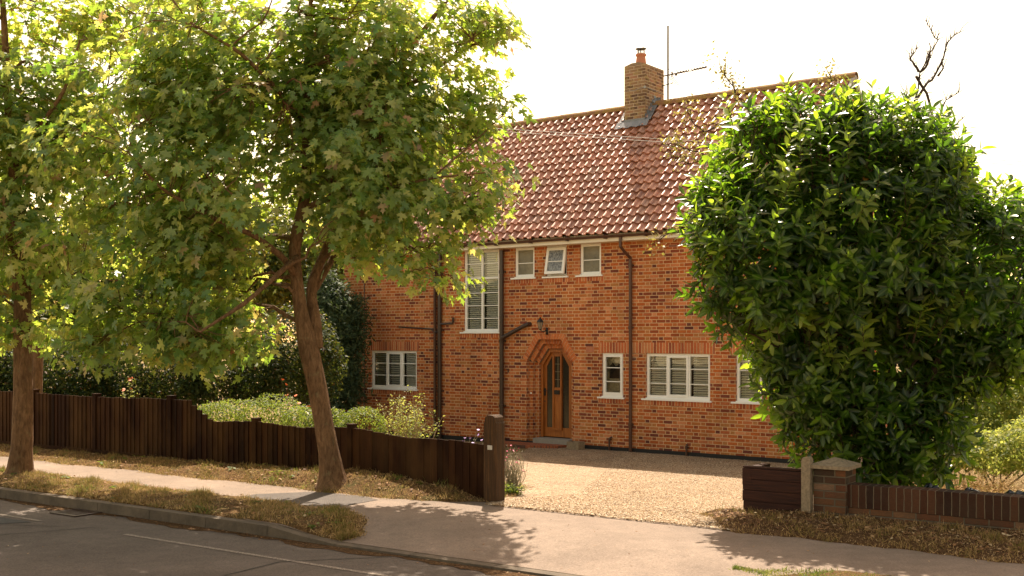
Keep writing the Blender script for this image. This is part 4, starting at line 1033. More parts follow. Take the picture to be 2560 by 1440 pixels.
def E(px, py, d, rx, ry, rd):
    """ellipsoid: centre by sight line and depth, radii given in photo pixels at that depth and metres of depth"""
    s = d/2785; return (at(px, py, d), (rx*s, rd, ry*s))
Zm = 13.7
A_ = lambda px, py, dz_=0: at(px, py, Zm+dz_)
m1base = A_(832, 1206)
trunk1 = [(m1base-np.array([0,0,.12]), .27), (m1base, .20), (A_(830, 1185), .158), (A_(822, 1130), .130), (A_(808, 1050), .120), (A_(790, 950), .120), (A_(773, 880), .125), (A_(765, 840), .115), (A_(752, 780), .088), (A_(741, 700), .078), (A_(735, 620), .074), (A_(748, 560), .078), (A_(762, 500), .068), (A_(768, 380), .058), (A_(762, 250), .05), (A_(770, 120), .04), (A_(780, -30), .03)]
limbs1 = [
 [(A_(790, 870, .05), .09), (A_(789, 800, .1), .075), (A_(777, 745, .15), .066), (A_(780, 700, .2), .062), (A_(805, 650, .3), .055), (A_(840, 560, .5), .05), (A_(865, 420, .5), .045), (A_(880, 320, .3), .06), (A_(918, 262, .1), .055), (A_(1000, 160, -.1), .04), (A_(1070, 60, -.1), .03), (A_(1150, -40, 0), .02)],
 [(A_(778, 735, .2), .055), (A_(805, 690, .4), .05), (A_(835, 640, .7), .042), (A_(900, 560, 1.0), .034), (A_(1000, 480, 1.2), .026), (A_(1120, 440, 1.3), .016)],
 [(A_(738, 690), .05), (A_(715, 650, -.3), .04), (A_(640, 590, -.6), .034), (A_(520, 540, -.9), .026), (A_(400, 470, -1.0), .018), (A_(320, 380, -1.0), .010)],
 [(A_(750, 600), .045), (A_(700, 590, .4), .036), (A_(600, 600, 1.0), .03), (A_(480, 640, 1.4), .022), (A_(330, 700, 1.5), .014)],
 [(A_(765, 520), .045), (A_(820, 495, -.2), .034), (A_(930, 480, -.5), .022), (A_(1080, 445, -.6), .014), (A_(1230, 430, -.5), .007)],
 [(A_(768, 400), .045), (A_(690, 330, .5), .035), (A_(560, 260, .9), .026), (A_(420, 200, 1.0), .014)],
 [(A_(765, 330), .04), (A_(700, 230, -.5), .03), (A_(600, 130, -.8), .022), (A_(480, 60, -.9), .012)],
 [(A_(745, 640), .04), (A_(690, 690, -.7), .03), (A_(610, 760, -1.1), .024), (A_(500, 830, -1.2), .014)],
 [(A_(930, 250), .035), (A_(1050, 200, .3), .028), (A_(1180, 110, .4), .018), (A_(1280, 90, .4), .010)],
 [(A_(1080, 445, -.6), .012), (A_(1180, 360, -.4), .009), (A_(1260, 285, 0), .007)],
 [(A_(850, 500, .5), .035), (A_(950, 570, .3), .026), (A_(1060, 640, .1), .018), (A_(1120, 700, 0), .009)],
]
ell1 = [E(640, 130, 13.7, 400, 280, 1.37), E(1000, 60, 13.7, 250, 200, 1.08), E(1040, 260, 13.7, 225, 190, 1.08), E(880, 420, 13.9, 330, 230, 1.37), E(1100, 470, 13.5, 165, 110, 0.72),
        E(560, 420, 13.6, 400, 280, 1.44), E(400, 640, 13.7, 270, 230, 1.22), E(560, 740, 13.4, 250, 170, 0.94), E(960, 560, 13.6, 240, 110, 0.79), E(1065, 655, 13.4, 115, 80, 0.50),
        E(745, 300, 13.5, 150, 210, 1.0), E(320, 330, 13.6, 190, 250, 1.15), E(1190, 130, 13.8, 90, 130, 0.50), E(1255, 90, 13.8, 55, 45, 0.25), E(1240, 290, 13.7, 65, 50, 0.29), E(1250, 425, 13.6, 50, 50, 0.25), E(1165, 575, 13.5, 65, 65, 0.36), E(260, 800, 13.6, 110, 90, 0.58), E(770, 870, 13.35, 60, 45, 0.14)]
build_tree('maple_tree', 'large leafy maple with a leaning forked trunk standing against the fence', trunk1, limbs1, ell1, 1850, 17, .130, M['maple_leaf'], M['bark'], nsec=110, hole=.39, seed=3, spread=.15, nextra=330,
   extra=[E(1262, 85, 13.8, 50, 32, .3), E(1195, 60, 13.8, 60, 60, .5), E(1240, 285, 13.7, 62, 36, .35), E(1200, 330, 13.7, 50, 40, .35), E(1252, 430, 13.6, 42, 40, .3), E(1190, 520, 13.5, 50, 60, .4), E(740, 250, 13.5, 100, 130, .5), E(700, 60, 13.5, 120, 70, .6), E(1100, 690, 13.4, 60, 40, .3), E(700, 430, 13.6, 90, 100, .6), E(320, 845, 13.6, 190, 75, .8), E(520, 860, 13.5, 150, 60, .7), E(560, 230, 13.6, 200, 150, .8), E(960, 330, 13.7, 180, 150, .8)],
   holes=[(at(900, 45, 13.0), (.28, 3, .2)), (at(640, 790, 13), (.12, .7, .1)), (at(935, 345, 13.4), (.15, 3, .13)), (at(280, 50, 13.4), (.22, 3, .16))])
Z2 = 15.0
B_ = lambda px, py, dz_=0: at(px, py, Z2+dz_)
trunk2 = [(B_(50, 1215), .32), (B_(50, 1200), .25), (B_(50, 1175), .17), (B_(55, 1120), .142), (B_(58, 1000), .128), (B_(57, 880), .118), (B_(56, 760), .112), (B_(52, 690), .105), (B_(45, 580), .085), (B_(35, 420), .07), (B_(20, 250), .055), (B_(10, 50), .04), (B_(0, -80), .03)]
limbs2 = [[(B_(58, 760), .07), (B_(100, 700, .1), .05), (B_(180, 600, .3), .04), (B_(230, 450, .4), .03), (B_(250, 250, .5), .02)],
 [(B_(50, 650), .06), (B_(10, 560, -.4), .045), (B_(-80, 450, -.7), .035), (B_(-160, 300, -.8), .02)],
 [(B_(45, 560), .05), (B_(70, 480, .5), .04), (B_(75, 350, .9), .03), (B_(120, 200, 1.1), .02), (B_(150, 50, 1.1), .012)],
 [(B_(30, 400), .045), (B_(90, 330, -.5), .03), (B_(160, 230, -.9), .022), (B_(200, 100, -1), .012)],
 [(B_(50, 780), .02), (B_(10, 745, -.2), .014), (B_(-40, 720, -.3), .008)]]
ell2 = [E(60, 120, 15, 260, 260, 1.44), E(-60, 350, 15, 260, 260, 1.44), E(150, 420, 15.2, 190, 230, 1.22), E(30, 600, 14.9, 190, 130, 1.01), E(-150, 600, 15, 150, 180, 1.08), E(110, 700, 15.3, 110, 80, 0.65), E(200, 230, 15.3, 150, 200, 0.94), E(330, 60, 15.8, 150, 150, 0.72), E(110, 815, 15.3, 110, 80, .6), E(-60, 790, 15.0, 120, 100, .7)]
build_tree('maple_tree', 'maple at the left edge with a straight grey trunk standing in the kerbside verge', trunk2, limbs2, ell2, 950, 17, .130, M['maple_leaf'], M['bark'], nsec=60, hole=.28, seed=9, spread=.15)

# generic bush of small leaves
def bush(name, label, ells, n, size, mat, cat='bush', tpl=OT2, group=None, shell=.7, stems=6, stemmat=None, up=.5, base=None, jit=.35, seed=0, hole=.1, nstr=4.0, flowers=None, thingname='foliage', normal_out=.8):
    C = np.array([e[0] for e in ells]); lo = C[:, :2].mean(0)
    b = np.array([lo[0], lo[1], gxy(*lo)]) if base is None else np.array(base, float)
    root = thing(name, label, cat, b, 0, group)
    P, d, rad = sample_crown(ells, n, shell)
    nn = noise3(P, nstr, seed+5); keep = nn > np.quantile(nn, hole); P, d = P[keep], d[keep]; nn = nn[keep]
    P = P - b + rng.normal(size=P.shape)*size*jit
    k = P[:, 2] > -.02; P, d, nn = P[k], d[k], nn[k]
    P += d*(nn*.03)[:, None]
    m = len(P)
    N = d*normal_out + np.array([0,0,up]) + rng.normal(size=(m,3))*.55; T = d*.6 + np.array([0,0,.35]) + rng.normal(size=(m,3))*.7
    leafmesh(thingname, tpl, P, N, T, size*rng.uniform(.6, 1.35, m), rng.random(m), mat, root)
    mb = MB()
    for e in ells:
        for s_ in range(max(1, stems//len(ells))):
            q = np.array(e[0]) - b + rnd_dir(1)[0]*np.array(e[1])*.7
            mb.tube(curve([rng.uniform(-.08,.08), rng.uniform(-.08,.08), -.05], q, .05, 6), list(np.linspace(.018, .005, 6)), 5)
    mb.build('stems', stemmat or M['bark_dark'], root, weld=False)
    return root

# --- laurel on the right
def laurel(ells, nshoot, base):
    b = np.array(base, float); root = thing('cherry_laurel', 'huge glossy dark green laurel bush spilling over the low brick wall', 'bush', b)
    P, d, rad = sample_crown(ells, nshoot*3, .72)
    # keep only shoots near the surface of the union
    C = np.array([e[0] for e in ells]); Rr = np.array([e[1] for e in ells])
    dep = np.min([(((P - C[k])/Rr[k])**2).sum(1) for k in range(len(ells))], axis=0)
    nn = noise3(P, 3.4, 77); ins = (dep > .55) & (nn > np.quantile(nn, .3)); P, d, nn = P[ins][:nshoot], d[ins][:nshoot], nn[ins][:nshoot]
    P = P + d*(np.clip(nn, 0, 2)*.07 + np.abs(rng.normal(size=len(P)))*.06)[:, None]
    LP, LN, LT, LS, LR = [], [], [], [], []; mb = MB()
    for p, o_ in zip(P, d):
        age = rng.random(); upb = .55 if o_[2] > -.2 else .05
        ax = o_*.8 + np.array([0,0,upb]) + rng.normal(size=3)*.28; ax /= np.linalg.norm(ax)
        L = rng.uniform(.16, .34); m = int(rng.uniform(9, 14)); q = p - b
        u = np.cross(ax, [0.3,.2,1]); u /= np.linalg.norm(u); w = np.cross(ax, u)
        mb.tube([q - ax*.18, q, q + ax*L], [.007, .005, .003], 4, cap=False)
        for i in range(m):
            f = (i+.5)/m; ph = i*2.4 + age*6; rd = u*math.cos(ph) + w*math.sin(ph)
            open_ = .95 - .62*f; T = ax*(1-open_*.75) + rd*open_ + np.array([0,0,-.18*(1-f)])
            N = ax*open_ + rd*-(1-open_)*.9 + rng.normal(size=3)*.12 + np.array([0,0,.1])
            LP.append(q + ax*L*f); LT.append(T); LN.append(N)
            s = rng.uniform(.14, .215)*(1 - .25*f); LS.append((s*rng.uniform(.75, 1.1), s, s)); LR.append(min(1, .25*rng.random() + .72*age*(.5+.5*f) + (.25 if rng.random() < .018 else 0)))
    # a few long pale sprays reaching out of the mass
    P, d, rad = sample_crown(ells, 1500, .9); dep = np.min([(((P - C[k])/Rr[k])**2).sum(1) for k in range(len(ells))], axis=0)
    k = (dep > .8) & (P[:, 2] > 1.2); P, d = P[k][:170], d[k][:170]
    for p, o_ in zip(P, d):
        ax = o_*.7 + np.array([0,0,.75]) + rng.normal(size=3)*.2; ax /= np.linalg.norm(ax); L = rng.uniform(.35, .5); q = p - b
        u = np.cross(ax, [.3,.2,1]); u /= np.linalg.norm(u); w = np.cross(ax, u); mb.tube([q - ax*.1, q + ax*L], [.006, .003], 4, cap=False)
        for i in range(15):
            f = (i+.5)/15; ph = i*2.4; rd = u*math.cos(ph) + w*math.sin(ph); open_ = .85 - .45*f
            LP.append(q + ax*L*f); LT.append(ax*(1-open_*.7) + rd*open_); LN.append(ax*open_ - rd*(1-open_)*.9 + rng.normal(size=3)*.1)
            s = rng.uniform(.15, .21)*(1 - .3*f); LS.append((s, s, s)); LR.append(rng.uniform(.76, .95))
    # inner leaves
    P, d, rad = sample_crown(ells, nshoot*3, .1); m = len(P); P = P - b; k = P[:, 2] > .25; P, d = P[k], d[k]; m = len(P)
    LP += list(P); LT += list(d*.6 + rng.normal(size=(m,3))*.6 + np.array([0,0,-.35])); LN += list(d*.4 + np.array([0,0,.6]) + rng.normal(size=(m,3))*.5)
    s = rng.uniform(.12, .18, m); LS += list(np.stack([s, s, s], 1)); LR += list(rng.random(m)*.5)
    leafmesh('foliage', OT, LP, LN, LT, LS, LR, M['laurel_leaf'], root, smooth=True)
    for i in range(7):
        a = rng.uniform(-.3, .3, 2); e = ells[i % len(ells)]; q = np.array(e[0]) - b + rnd_dir(1)[0]*np.array(e[1])*.4
        mb.tube(curve([a[0], a[1], -.05], q, .1, 9, .02), list(np.linspace(.055, .015, 9)), 8, wob=.1)
    for i in range(60):
        e = ells[rng.integers(len(ells))]; q = np.array(e[0]) - b; mb.tube(curve(q*.75, q + rnd_dir(1)[0]*np.array(e[1])*.85, .03, 5), list(np.linspace(.016, .004, 5)), 5)
    mb.build('stems', M['bark_dark'], root, weld=False)
    return root
Zl = 12.6
ellL = [E(2100, 580, Zl, 300, 230, 1.25), E(1990, 450, Zl, 180, 140, .9), E(2170, 470, Zl, 165, 145, 1.0), E(2400, 700, Zl+.2, 220, 190, 1.2), E(1915, 640, Zl-.2, 155, 175, .9), E(2040, 350, Zl, 105, 60, .5), E(2160, 365, Zl+.1, 90, 55, .5), E(1880, 330, Zl, 60, 45, .3),
        E(2030, 830, Zl, 125, 125, .8), E(2200, 880, Zl, 230, 170, .9), E(2560, 700, Zl+.2, 190, 150, 1.0), E(2190, 1040, Zl, 130, 115, .6), E(1862, 735, Zl-.3, 72, 90, .6), E(2450, 860, Zl+.1, 110, 60, .6), E(2260, 1100, Zl+.1, 120, 90, .5), E(2130, 1140, Zl, 90, 80, .5), E(2050, 950, Zl, 110, 110, .6)]
laurel(ellL, 2500, at(2210, 1235, Zl) * np.array([1,1,0]))

# --- background planting on the left
bush('box_hedge', 'pale yellow green clipped hedge behind the fence step', [E(600, 1036, 17.2, 120, 36, .7), E(535, 1046, 17.6, 70, 38, .6), E(680, 1035, 17.0, 80, 40, .6)], 9000, .035, M['hedge_leaf'], 'hedge', shell=.8, seed=1, base=at(610, 1190, 17.2)*[1,1,0]+[0,0,-.3])
bush('box_hedge', 'mid green low hedge showing just left of the leaning maple trunk', [E(750, 1055, 16.4, 80, 38, .55), E(820, 1060, 16.4, 60, 35, .5)], 5000, .035, M['hedge_leaf'], 'hedge', shell=.8, seed=2, base=at(780, 1190, 16.4)*[1,1,0]+[0,0,-.25])
bush('box_ball', 'rounded dark green box bush right of the leaning maple trunk', [E(898, 1068, 16.2, 62, 40, .45)], 4200, .032, M['hedge_leaf'], 'bush', shell=.85, seed=3, base=at(898, 1180, 16.2)*[1,1,0]+[0,0,-.25])
def shoots(name, label, base, n, hgt, spread_, size, mat, cat, stemmat, tpl=OT2, per=10, start=.35, rads=(.008,.003), flowermat=None, fsize=.02, fname='flower', pf=1.0):
    b = np.array(base, float); root = thing(name, label, cat, b); mb = MB(); LP, LN, LT, LS = [], [], [], []; FPs = []
    for i in range(n):
        a = rng.uniform(0, 2*math.pi); r_ = spread_*rng.random()**.6; h = hgt*rng.uniform(.55, 1.0)*(1-.25*r_/spread_)
        tip = np.array([r_*math.cos(a), r_*math.sin(a), h]); c = curve([tip[0]*.15, tip[1]*.15, 0], tip, 0, 6, .03); mb.tube(c, list(np.linspace(rads[0], rads[1], 6)), 4, cap=False)
        c = np.array(c)
        for j in range(per):
            f = start + (1-start)*rng.random(); k = f*5; i0 = min(4, int(k)); p = c[i0]*(1-(k-i0)) + c[i0+1]*(k-i0)
            d = rnd_dir(1)[0]; LP.append(p + d*size*.8); LT.append(d + [0,0,.4]); LN.append(rnd_dir(1)[0]*.6 + [0,0,.8]); LS.append(size*rng.uniform(.6, 1.3))
        if rng.random() < pf: FPs.append(tip)
    leafmesh('foliage', tpl, LP, LN, LT, LS, rng.random(len(LP)), mat, root)
    mb.build('stems', stemmat, root, weld=False)
    if flowermat is not None:
        fm = MB(); fm.lathe([(0,-fsize*.5),(fsize*.75,fsize*.1),(0,fsize*.2)], (0,0,0), 6, smooth=False); first = None
        for p in FPs:
            if first is None: first = o = fm.build(fname, flowermat, root)
            else: o = first.copy(); link(o, root)
            o.location = tuple(p); o.rotation_euler = (rng.normal()*.4, rng.normal()*.4, rng.random()*3)
    return root
lb = at(1020, 1090, 19.5); lb[2] = gxy(lb[0], lb[1])
shoots('leafy_shrub', 'open pale green shrub with thin stems in front of the left ground floor window', lb, 46, 1.52, .62, .05, M['lilac_leaf'], 'shrub', M['bark_pale'], per=40, start=.4, rads=(.009,.003))
cb = hw(-12.6, -1.6, 0); cb[2] = gxy(cb[0], cb[1])
D0 = float(cb[1])
bush('cypress_tree', 'dark grey green cypress growing against the left end of the house wall', [E(835, 800, D0, 58, 95, .75), E(850, 900, D0, 58, 80, .7), E(825, 980, D0, 75, 100, .8), E(808, 740, D0, 45, 65, .5), E(880, 810, D0, 34, 60, .4)], 26000, .15, M['conifer_leaf'], 'tree', tpl=NEEDLE, shell=.55, seed=4, base=cb, stems=8, jit=.8)
def P0(px, d): q = at(px, 1100, d); q[2] = gxy(q[0], q[1]); return q
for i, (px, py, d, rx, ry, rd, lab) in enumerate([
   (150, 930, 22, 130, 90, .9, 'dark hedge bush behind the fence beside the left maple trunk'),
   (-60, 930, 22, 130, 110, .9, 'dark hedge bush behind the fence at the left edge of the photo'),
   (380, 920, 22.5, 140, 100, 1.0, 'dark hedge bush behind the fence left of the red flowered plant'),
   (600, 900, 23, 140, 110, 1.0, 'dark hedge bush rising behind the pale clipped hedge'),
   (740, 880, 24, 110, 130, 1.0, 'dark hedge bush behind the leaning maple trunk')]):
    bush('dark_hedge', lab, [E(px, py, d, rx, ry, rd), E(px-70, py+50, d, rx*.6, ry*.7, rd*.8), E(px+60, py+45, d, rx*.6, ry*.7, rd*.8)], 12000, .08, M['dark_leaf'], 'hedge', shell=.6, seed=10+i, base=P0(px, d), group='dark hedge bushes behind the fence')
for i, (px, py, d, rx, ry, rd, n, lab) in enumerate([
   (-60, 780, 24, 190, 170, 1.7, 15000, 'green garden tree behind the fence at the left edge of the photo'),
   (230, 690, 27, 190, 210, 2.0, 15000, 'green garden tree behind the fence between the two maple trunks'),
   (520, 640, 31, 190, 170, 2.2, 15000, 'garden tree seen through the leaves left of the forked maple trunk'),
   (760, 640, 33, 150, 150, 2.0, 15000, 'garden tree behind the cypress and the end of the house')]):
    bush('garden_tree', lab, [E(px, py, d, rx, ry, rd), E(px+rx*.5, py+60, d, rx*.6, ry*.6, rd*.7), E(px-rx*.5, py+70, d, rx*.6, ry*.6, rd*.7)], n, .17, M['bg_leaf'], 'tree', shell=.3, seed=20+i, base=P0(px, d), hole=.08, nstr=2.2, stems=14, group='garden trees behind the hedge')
# pale trunk behind the fence
mb = MB(); q0 = P0(92, 19.5); mb.tube([(0,0,-.1),(0,0,.8),(.02,0,1.5),(.03,0,1.85),(.06,0,1.98)], [.11,.085,.088,.09,.05], 12, wob=.12); 
o = mb.build('bare_trunk', M['bark'], weld=False); o.location = tuple(q0); tag(o, 'broken tree stump behind the fence just right of the left maple trunk', 'tree')
rb_ = P0(325, 17.5); shoots('red_flowering_plant', 'tall spindly garden plant with small red flowers above the fence', rb_, 9, 1.62, .16, .035, M['lilac_leaf'], 'plant', M['bark_dark'], per=34, start=.45, rads=(.005,.002), flowermat=M['orange'], fsize=.03)
q = P0(720, 19.5); shoots('lily_clump', 'clump of orange flowers behind the clipped hedge left of the leaning trunk', q, 14, 1.5, .5, .05, M['dark_leaf'], 'plant', M['bark_dark'], per=14, start=.3, rads=(.005,.002), flowermat=M['orange'], fsize=.045, pf=.5)
q = P0(780, 17.6); shoots('white_flower_clump', 'small white flowers beside the leaning maple trunk above the low hedge', q, 12, 1.05, .25, .04, M['hedge_leaf'], 'plant', M['bark_dark'], per=8, flowermat=M['whitefl'], fsize=.05)
q = at(1187, 1240, 13.6); q[2] = gxy(q[0], q[1]); shoots('lavender_plant', 'few purple lavender spikes showing over the fence beside the gate post', q, 12, .86, .16, .02, M['silver_leaf'], 'plant', M['silver_leaf'], per=4, rads=(.003,.002), flowermat=M['purple'], fsize=.025)
q = at(1278, 1235, 13.55); q[2] = gxy(q[0], q[1]); shoots('campion_plant', 'silvery stemmed plant with tiny magenta flowers behind the gate post', q, 120, .66, .19, .022, M['silver_leaf'], 'plant', M['silver_leaf'], per=16, start=.15, rads=(.003,.0015), flowermat=M['pink'], fsize=.014, pf=.35, tpl=NEEDLE)
q = at(1275, 1240, 13.2); q[2] = gxy(q[0], q[1]); shoots('geranium_plant', 'low bright green plant at the foot of the silvery one', q, 40, .19, .17, .035, M['hedge_leaf'], 'plant', M['hedge_leaf'], per=12, start=.4, rads=(.003,.001))
# right hand background
bush('sunlit_shrub', 'bright yellow green sunlit shrub at the right edge behind the laurel', [E(2500, 1010, 17.5, 160, 130, 1.1), E(2390, 1070, 17.2, 90, 90, .9), E(2600, 960, 17.8, 130, 130, 1.0), E(2480, 1110, 16.8, 130, 60, .8), E(2330, 1020, 18.5, 90, 100, .9)], 34000, .075, M['lilac_leaf'], 'shrub', shell=.55, seed=31, base=P0(2480, 17.4), hole=.15)
bush('bramble_bush', 'low yellow green bramble mass at the right edge beyond the black sheet', [E(2480, 1130, 15.6, 130, 45, .8), E(2360, 1120, 16.2, 90, 45, .8), E(2590, 1100, 15.2, 90, 60, .8)], 12000, .06, M['lilac_leaf'], 'shrub', shell=.6, seed=37, base=P0(2480, 15.6), hole=.2)
q = P0(2430, 14.6); shoots('dry_grass_clump', 'clump of dry tan grass stalks behind the low wall at the right', q, 520, .6, .95, .05, M['grass'], 'grass', M['grass'], per=5, rads=(.003,.001), tpl=NEEDLE)
q = st(-1.55, 11.9, gz(0, 11.9)); bush('ivy_clump', 'dark leafy clump by the wall at the right edge beside the black sheet', [(np.array(q)+[.55,0,.26], (.35,.2,.26)), (np.array(q)+[1.0,-.25,.2], (.35,.2,.22))], 1500, .06, M['laurel_leaf'], 'bush', shell=.6, seed=33, base=q)
# black plastic sheet
P_ = []; nx_, ny_ = 40, 14
me = bpy.data.meshes.new('plastic_sheet'); V = []; F = []
for j in range(ny_):
    for i in range(nx_):
        a, b = i/(nx_-1), j/(ny_-1)
        t_ = -3.1 + a*1.75; p = 11.55 + b*.6; z = .14 + .26*math.sin(math.pi*b)*(.45 + .75*math.exp(-((a-.78)/.16)**2) + .25*math.sin(a*13)**2) + .05*math.sin(a*31+b*9) + .03*math.sin(a*53-b*17)
        V.append(st(t_, p, z))
for j in range(ny_-1):
    for i in range(nx_-1): F.append((j*nx_+i, j*nx_+i+1, (j+1)*nx_+i+1, (j+1)*nx_+i))
me.from_pydata(V, [], F); me.materials.append(M['poly']); o = link(bpy.data.objects.new('plastic_sheet', me)); tag(o, 'crumpled black plastic sheet lying behind the low brick wall', 'plastic sheet')
# thin branches in front of the roof, and bare dead branches
def scraggy(name, label, lines, base, mat, leaves=None, r=.02):
    b = np.array(base, float); root = thing(name, label, 'tree', b); mb = MB(); LP, LT, LN = [], [], []
    for L in lines:
        L = [np.array(q) - b for q in L]; Q = []
        for a, c in zip(L, L[1:]): Q += curve(a, c, 0, 5, .025)[:-1]
        Q.append(L[-1]); n = len(Q); mb.tube(Q, list(np.linspace(r, .004, n)), 6, wob=.2)
        for i in range(2, n):
            for k in range(2):
                d = rnd_dir(1)[0]*.5 + (Q[i]-Q[i-1])/np.linalg.norm(Q[i]-Q[i-1])*.5 + np.array([0,0,.3]); l = rng.uniform(.06, .2)
                e = Q[i] + d*l; mb.tube(curve(Q[i], e, .1, 4, .05), [.006,.005,.004,.002], 4)
                if leaves and i > n*leaves:
                    for m in range(11): LP.append(e + rng.normal(size=3)*.07); LT.append(rnd_dir(1)[0] + [0,0,.3]); LN.append(rnd_dir(1)[0] + [0,0,.5])
    mb.build('branches', mat, root, weld=False)
    if leaves: leafmesh('foliage', OT2, LP, LN, LT, .055*rng.uniform(.5, 1.2, len(LP)), rng.random(len(LP)), M['rowan_leaf'], root)
    return root
Zr = 14.2; a_ = lambda px, py, d=0: at(px, py, Zr+d)
rbse = a_(2050, 900)*[1,1,0]; rbse[2] = gxy(rbse[0], rbse[1])
scraggy('rowan_tree', 'sparse thin branched tree poking out left of the laurel in front of the roof tiles',
  [[rbse, a_(2030, 800), a_(1980, 600), a_(1900, 420)], [a_(1960, 560), a_(1890, 320), a_(1838, 250), a_(1832, 215), a_(1805, 178)], [a_(1930, 480), a_(1830, 300), a_(1760, 330), a_(1720, 280)],
   [a_(1900, 420), a_(1800, 400), a_(1700, 365), a_(1680, 372)], [a_(1930, 480), a_(1840, 440), a_(1760, 400), a_(1690, 400)], [a_(1950, 620), a_(1850, 590), a_(1740, 575), a_(1640, 605)],
   [a_(1900, 420), a_(1980, 300), a_(2080, 215), a_(2075, 190)], [a_(1960, 560), a_(1850, 500), a_(1760, 480), a_(1740, 520)]], rbse, M['deadwood'], .35, .014)
Zd = 15.0; b_ = lambda px, py, d=0: at(px, py, Zd+d)
dbse = b_(2330, 900)*[1,1,0]; dbse[2] = gxy(dbse[0], dbse[1])
scraggy('dead_tree', 'leafless dead branches standing against the sky above the laurel',
  [[dbse, b_(2320, 700), b_(2300, 480), b_(2285, 320), b_(2290, 240), b_(2300, 180), b_(2345, 100), b_(2330, 80), b_(2317, 55)],
   [b_(2285, 300), b_(2272, 260), b_(2258, 225)], [b_(2297, 180), b_(2275, 150), b_(2290, 125)], [b_(2290, 250), b_(2330, 200), b_(2360, 140), b_(2375, 100), b_(2398, 82)],
   [b_(2345, 190), b_(2360, 165)], [b_(2290, 190), b_(2330, 280), b_(2340, 310), b_(2365, 250), b_(2396, 232)], [b_(2300, 180), b_(2322, 150), b_(2325, 135)], [b_(2335, 380), b_(2360, 330), b_(2405, 298)]], dbse, M['deadwood'], None, .02)

# ------------------------------------------------------------------ grass, weeds, litter (stuff)
def blades(name, n, tr, pr, ef, zf, hgt, mat, dens=None, wdt=.0075, label=None):
    t_ = rng.uniform(tr[0], tr[1], n*2); p = rng.uniform(pr[0], pr[1], n*2); V = []
    if dens is not None: k = rng.random(n*2) < dens(t_, p); t_, p = t_[k], p[k]
    t_, p = t_[:n], p[:n]; P = []
    for a, b in zip(t_, p):
        a2, b2 = ef(a, b) if ef else (a, b); j_ = rng.normal(size=2)*.03; P.append(st(a2+j_[0], b2+j_[1], zf(a2, b2) - .004))
    m = len(P); clump = noise3(np.array(P), 9, 3); h = hgt*np.clip(.65 + .3*clump, .25, 1.6)*rng.uniform(.5, 1.3, m)
    T = np.array([0,0,1.0]) + rng.normal(size=(m,3))*.55; N = rnd_dir(m)
    o = leafmesh(name, BL, P, N, T, np.stack([np.full(m, wdt)*rng.uniform(.7, 1.4, m), h, h], 1), np.clip(.55 + .18*clump*-1 + rng.normal(size=m)*.22, 0, 1), mat)
    o["kind"] = 'stuff'; tag(o, label, 'grass'); return o
blades('verge_grass', 46000, (-19, -7.4), (7.9, 8.88), near_l, vzn, .065, M['grass'], dens=lambda a, b: np.clip(.55 + .35*noise3(np.stack([a, b, b*0], 1), 4.0, 21), .05, 1), label='dry straw coloured grass on the kerbside verge')
blades('verge_grass_green', 9000, (-19, -7.6), (7.9, 8.88), near_l, vzn, .05, M['grass_green'], dens=lambda a, b: (noise3(np.stack([a, b, b*0], 1), 3.0, 8) > 1.5)*1.0, label='green tufts among the dry kerbside grass')
blades('bank_grass', 24000, (-18, -7.35), (9.8, 10.5), strip_e, strip_z, .06, M['grass'], label='dry grass on the bank under the fence')
blades('bank_grass_green', 6000, (-18, -7.5), (9.8, 10.5), strip_e, strip_z, .10, M['grass_green'], dens=lambda a, b: (noise3(np.stack([a, b, b*0], 1), 3.0, 4) > .5)*1.0, label='green weeds on the bank under the fence')
blades('right_verge_grass', 14000, (-3.55, 1.5), (7.9, 8.88), near_r, lambda a, b: vz_near(a, b)*.7, .035, M['grass_green'], label='short green grass at the bottom right corner')
blades('wall_grass', 14000, (-5.0, .5), (9.98, 11.25), rs_e, rs_z, .06, M['grass'], dens=lambda a, b: np.clip(.25 + .75*(a+5)/3, 0, 1), label='dry grass and stalks along the foot of the garden wall')
def scatter(name, n, f, size, mat, label, tpl=OT2):
    P = [f() for _ in range(n)]; m = len(P); o = leafmesh(name, tpl, P, rnd_dir(m)*.35 + [0,0,1], rnd_dir(m), size*rng.uniform(.4, 1.3, m), rng.random(m), mat); o["kind"] = 'stuff'; tag(o, label, 'leaves'); return o
def f1():
    a, b = strip_e(rng.uniform(-18, -7.4), 10.5 - min(.6, abs(rng.normal())*.2)); return st(a, b, strip_z(a, b)+.012)
def f2():
    a, b = rs_e(rng.uniform(-4.9, 1.0), rng.uniform(10.2, 11.2)); return st(a, b, rs_z(a, b)+.014)
def f3():
    a = rng.uniform(-18, -1); return st(a, 7.74-abs(rng.normal())*.07, -.104)
def f4():
    a, b = near_l(rng.uniform(-18, -7.6), rng.uniform(7.9, 8.88)); return st(a, b, vzn(a, b)+.03)
scatter('leaf_litter', 3200, f1, .05, M['litter'], 'brown fallen leaves below the fence'); scatter('leaf_litter', 2600, f2, .05, M['litter'], 'dead leaves and stalks below the garden wall')
scatter('leaf_litter', 500, f3, .035, M['litter'], 'dry debris gathered in the gutter along the kerb'); scatter('leaf_litter', 260, f4, .055, M['litter'], 'brown leaves lying in the kerbside grass')
def f5():
    while True:
        a, b = rng.uniform(-16, -1), rng.uniform(5.2, 10.0)
        if b < 7.7: return st(a, b, -.103)
        if -7.2 < a < -4 and b > 7.95 or 8.95 < b < 9.8: return st(a, b, pav_z(a, b)+.006)
scatter('leaf_scraps', 600, f5, .028, M['litter'], 'scraps of leaf and twig scattered on the road and pavement', NEEDLE)
def f6():
    a, b = strip_e(rng.uniform(-18, -7.5), rng.uniform(9.82, 10.2)); return st(a, b, strip_z(a, b)+.02)
scatter('leaf_litter', 350, f6, .05, M['litter'], 'scattered brown leaves on the grass strip between pavement and fence')
wp = []
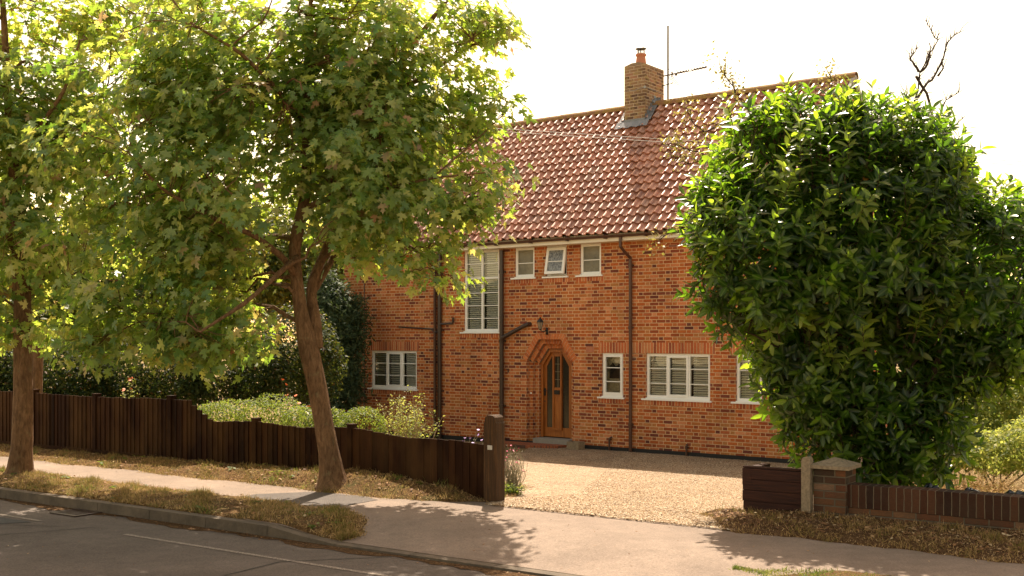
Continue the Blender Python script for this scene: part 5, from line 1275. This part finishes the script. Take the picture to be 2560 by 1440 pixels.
for k in range(70):
    a = rng.uniform(-17, -7.7); near_ = rng.random() < .5
    a2, b2 = near_l(a, rng.uniform(7.95, 8.8)) if near_ else strip_e(a, rng.uniform(9.9, 10.45)); z2 = vzn(a2, b2) if near_ else strip_z(a2, b2)
    for m_ in range(9): wp.append(np.array(st(a2, b2, z2)) + rng.normal(size=3)*[.03,.03,.006] + [0,0,.012])
wp = np.array(wp); m = len(wp); o = leafmesh('verge_weeds', OT2, wp, rnd_dir(m)*.4+[0,0,1], rnd_dir(m)+[0,0,.35], .075*rng.uniform(.5, 1.2, m), rng.random(m), M['hedge_leaf']); o["kind"] = 'stuff'; tag(o, 'flat green weeds dotted through the dry verge grass', 'weeds')
# loose stones on the drive
ico = ([(1,0,0),(-1,0,0),(0,1,0),(0,-1,0),(0,0,.7),(0,0,-.4)], [(0,2,4),(2,1,4),(1,3,4),(3,0,4),(2,0,5),(1,2,5),(3,1,5),(0,3,5)])
t = NT('loose pebble'); M['pebble'] = t.pbr(t.ramp(t.attr('rnd'), [(0, (.14,.08,.04)), (.4, (.40,.26,.14)), (.8, (.62,.48,.33)), (1, (.75,.64,.5))]), .8, spec=.3)
P = []
while len(P) < 30000:
    p = 10.08 + 11.5*rng.random()**1.6; a = rng.uniform(-7.2 - .5*max(0, p-12), -4.3 - max(0, p-12.5)*.27)
    P.append(st(a, p, drive_z(a, p)))
m = len(P); s = rng.uniform(.005, .013, m); o = leafmesh('loose_gravel', ico, P, rnd_dir(m)*.4+[0,0,1], rnd_dir(m), np.stack([s, s*rng.uniform(.7,1.3,m), s], 1), rng.random(m), M['pebble']); o["kind"] = 'stuff'; tag(o, 'loose stones on the sunlit gravel drive', 'gravel')

sheet('bounce_lawn', lin(-60, 60, 9), lin(-40, -1.2, 5), lambda a, b: -.05, plain('pale light bounce lawn', (.42,.34,.20), .95, .3, 2))  # unseen pale lawn added behind the camera to bounce light onto the facade
# ------------------------------------------------------------------ across the road (seen in the window glass, throws light back)
ells = [((x + rng.uniform(-1, 1), -22 + rng.uniform(-2, 2), rng.uniform(.8, 1.6)), (4.5, 2.2, rng.uniform(1.6, 3.2))) for x in range(-40, 62, 6)]
P, d, rad = sample_crown(ells, 26000, .8); m = len(P)
o = leafmesh('treeline', OT2, P, d + rng.normal(size=(m,3))*.5, rnd_dir(m), .42*rng.uniform(.6, 1.4, m), rng.random(m), M['lilac_leaf']); o["kind"] = 'stuff'; tag(o, 'belt of trees across the road reflected in the windows', 'trees')
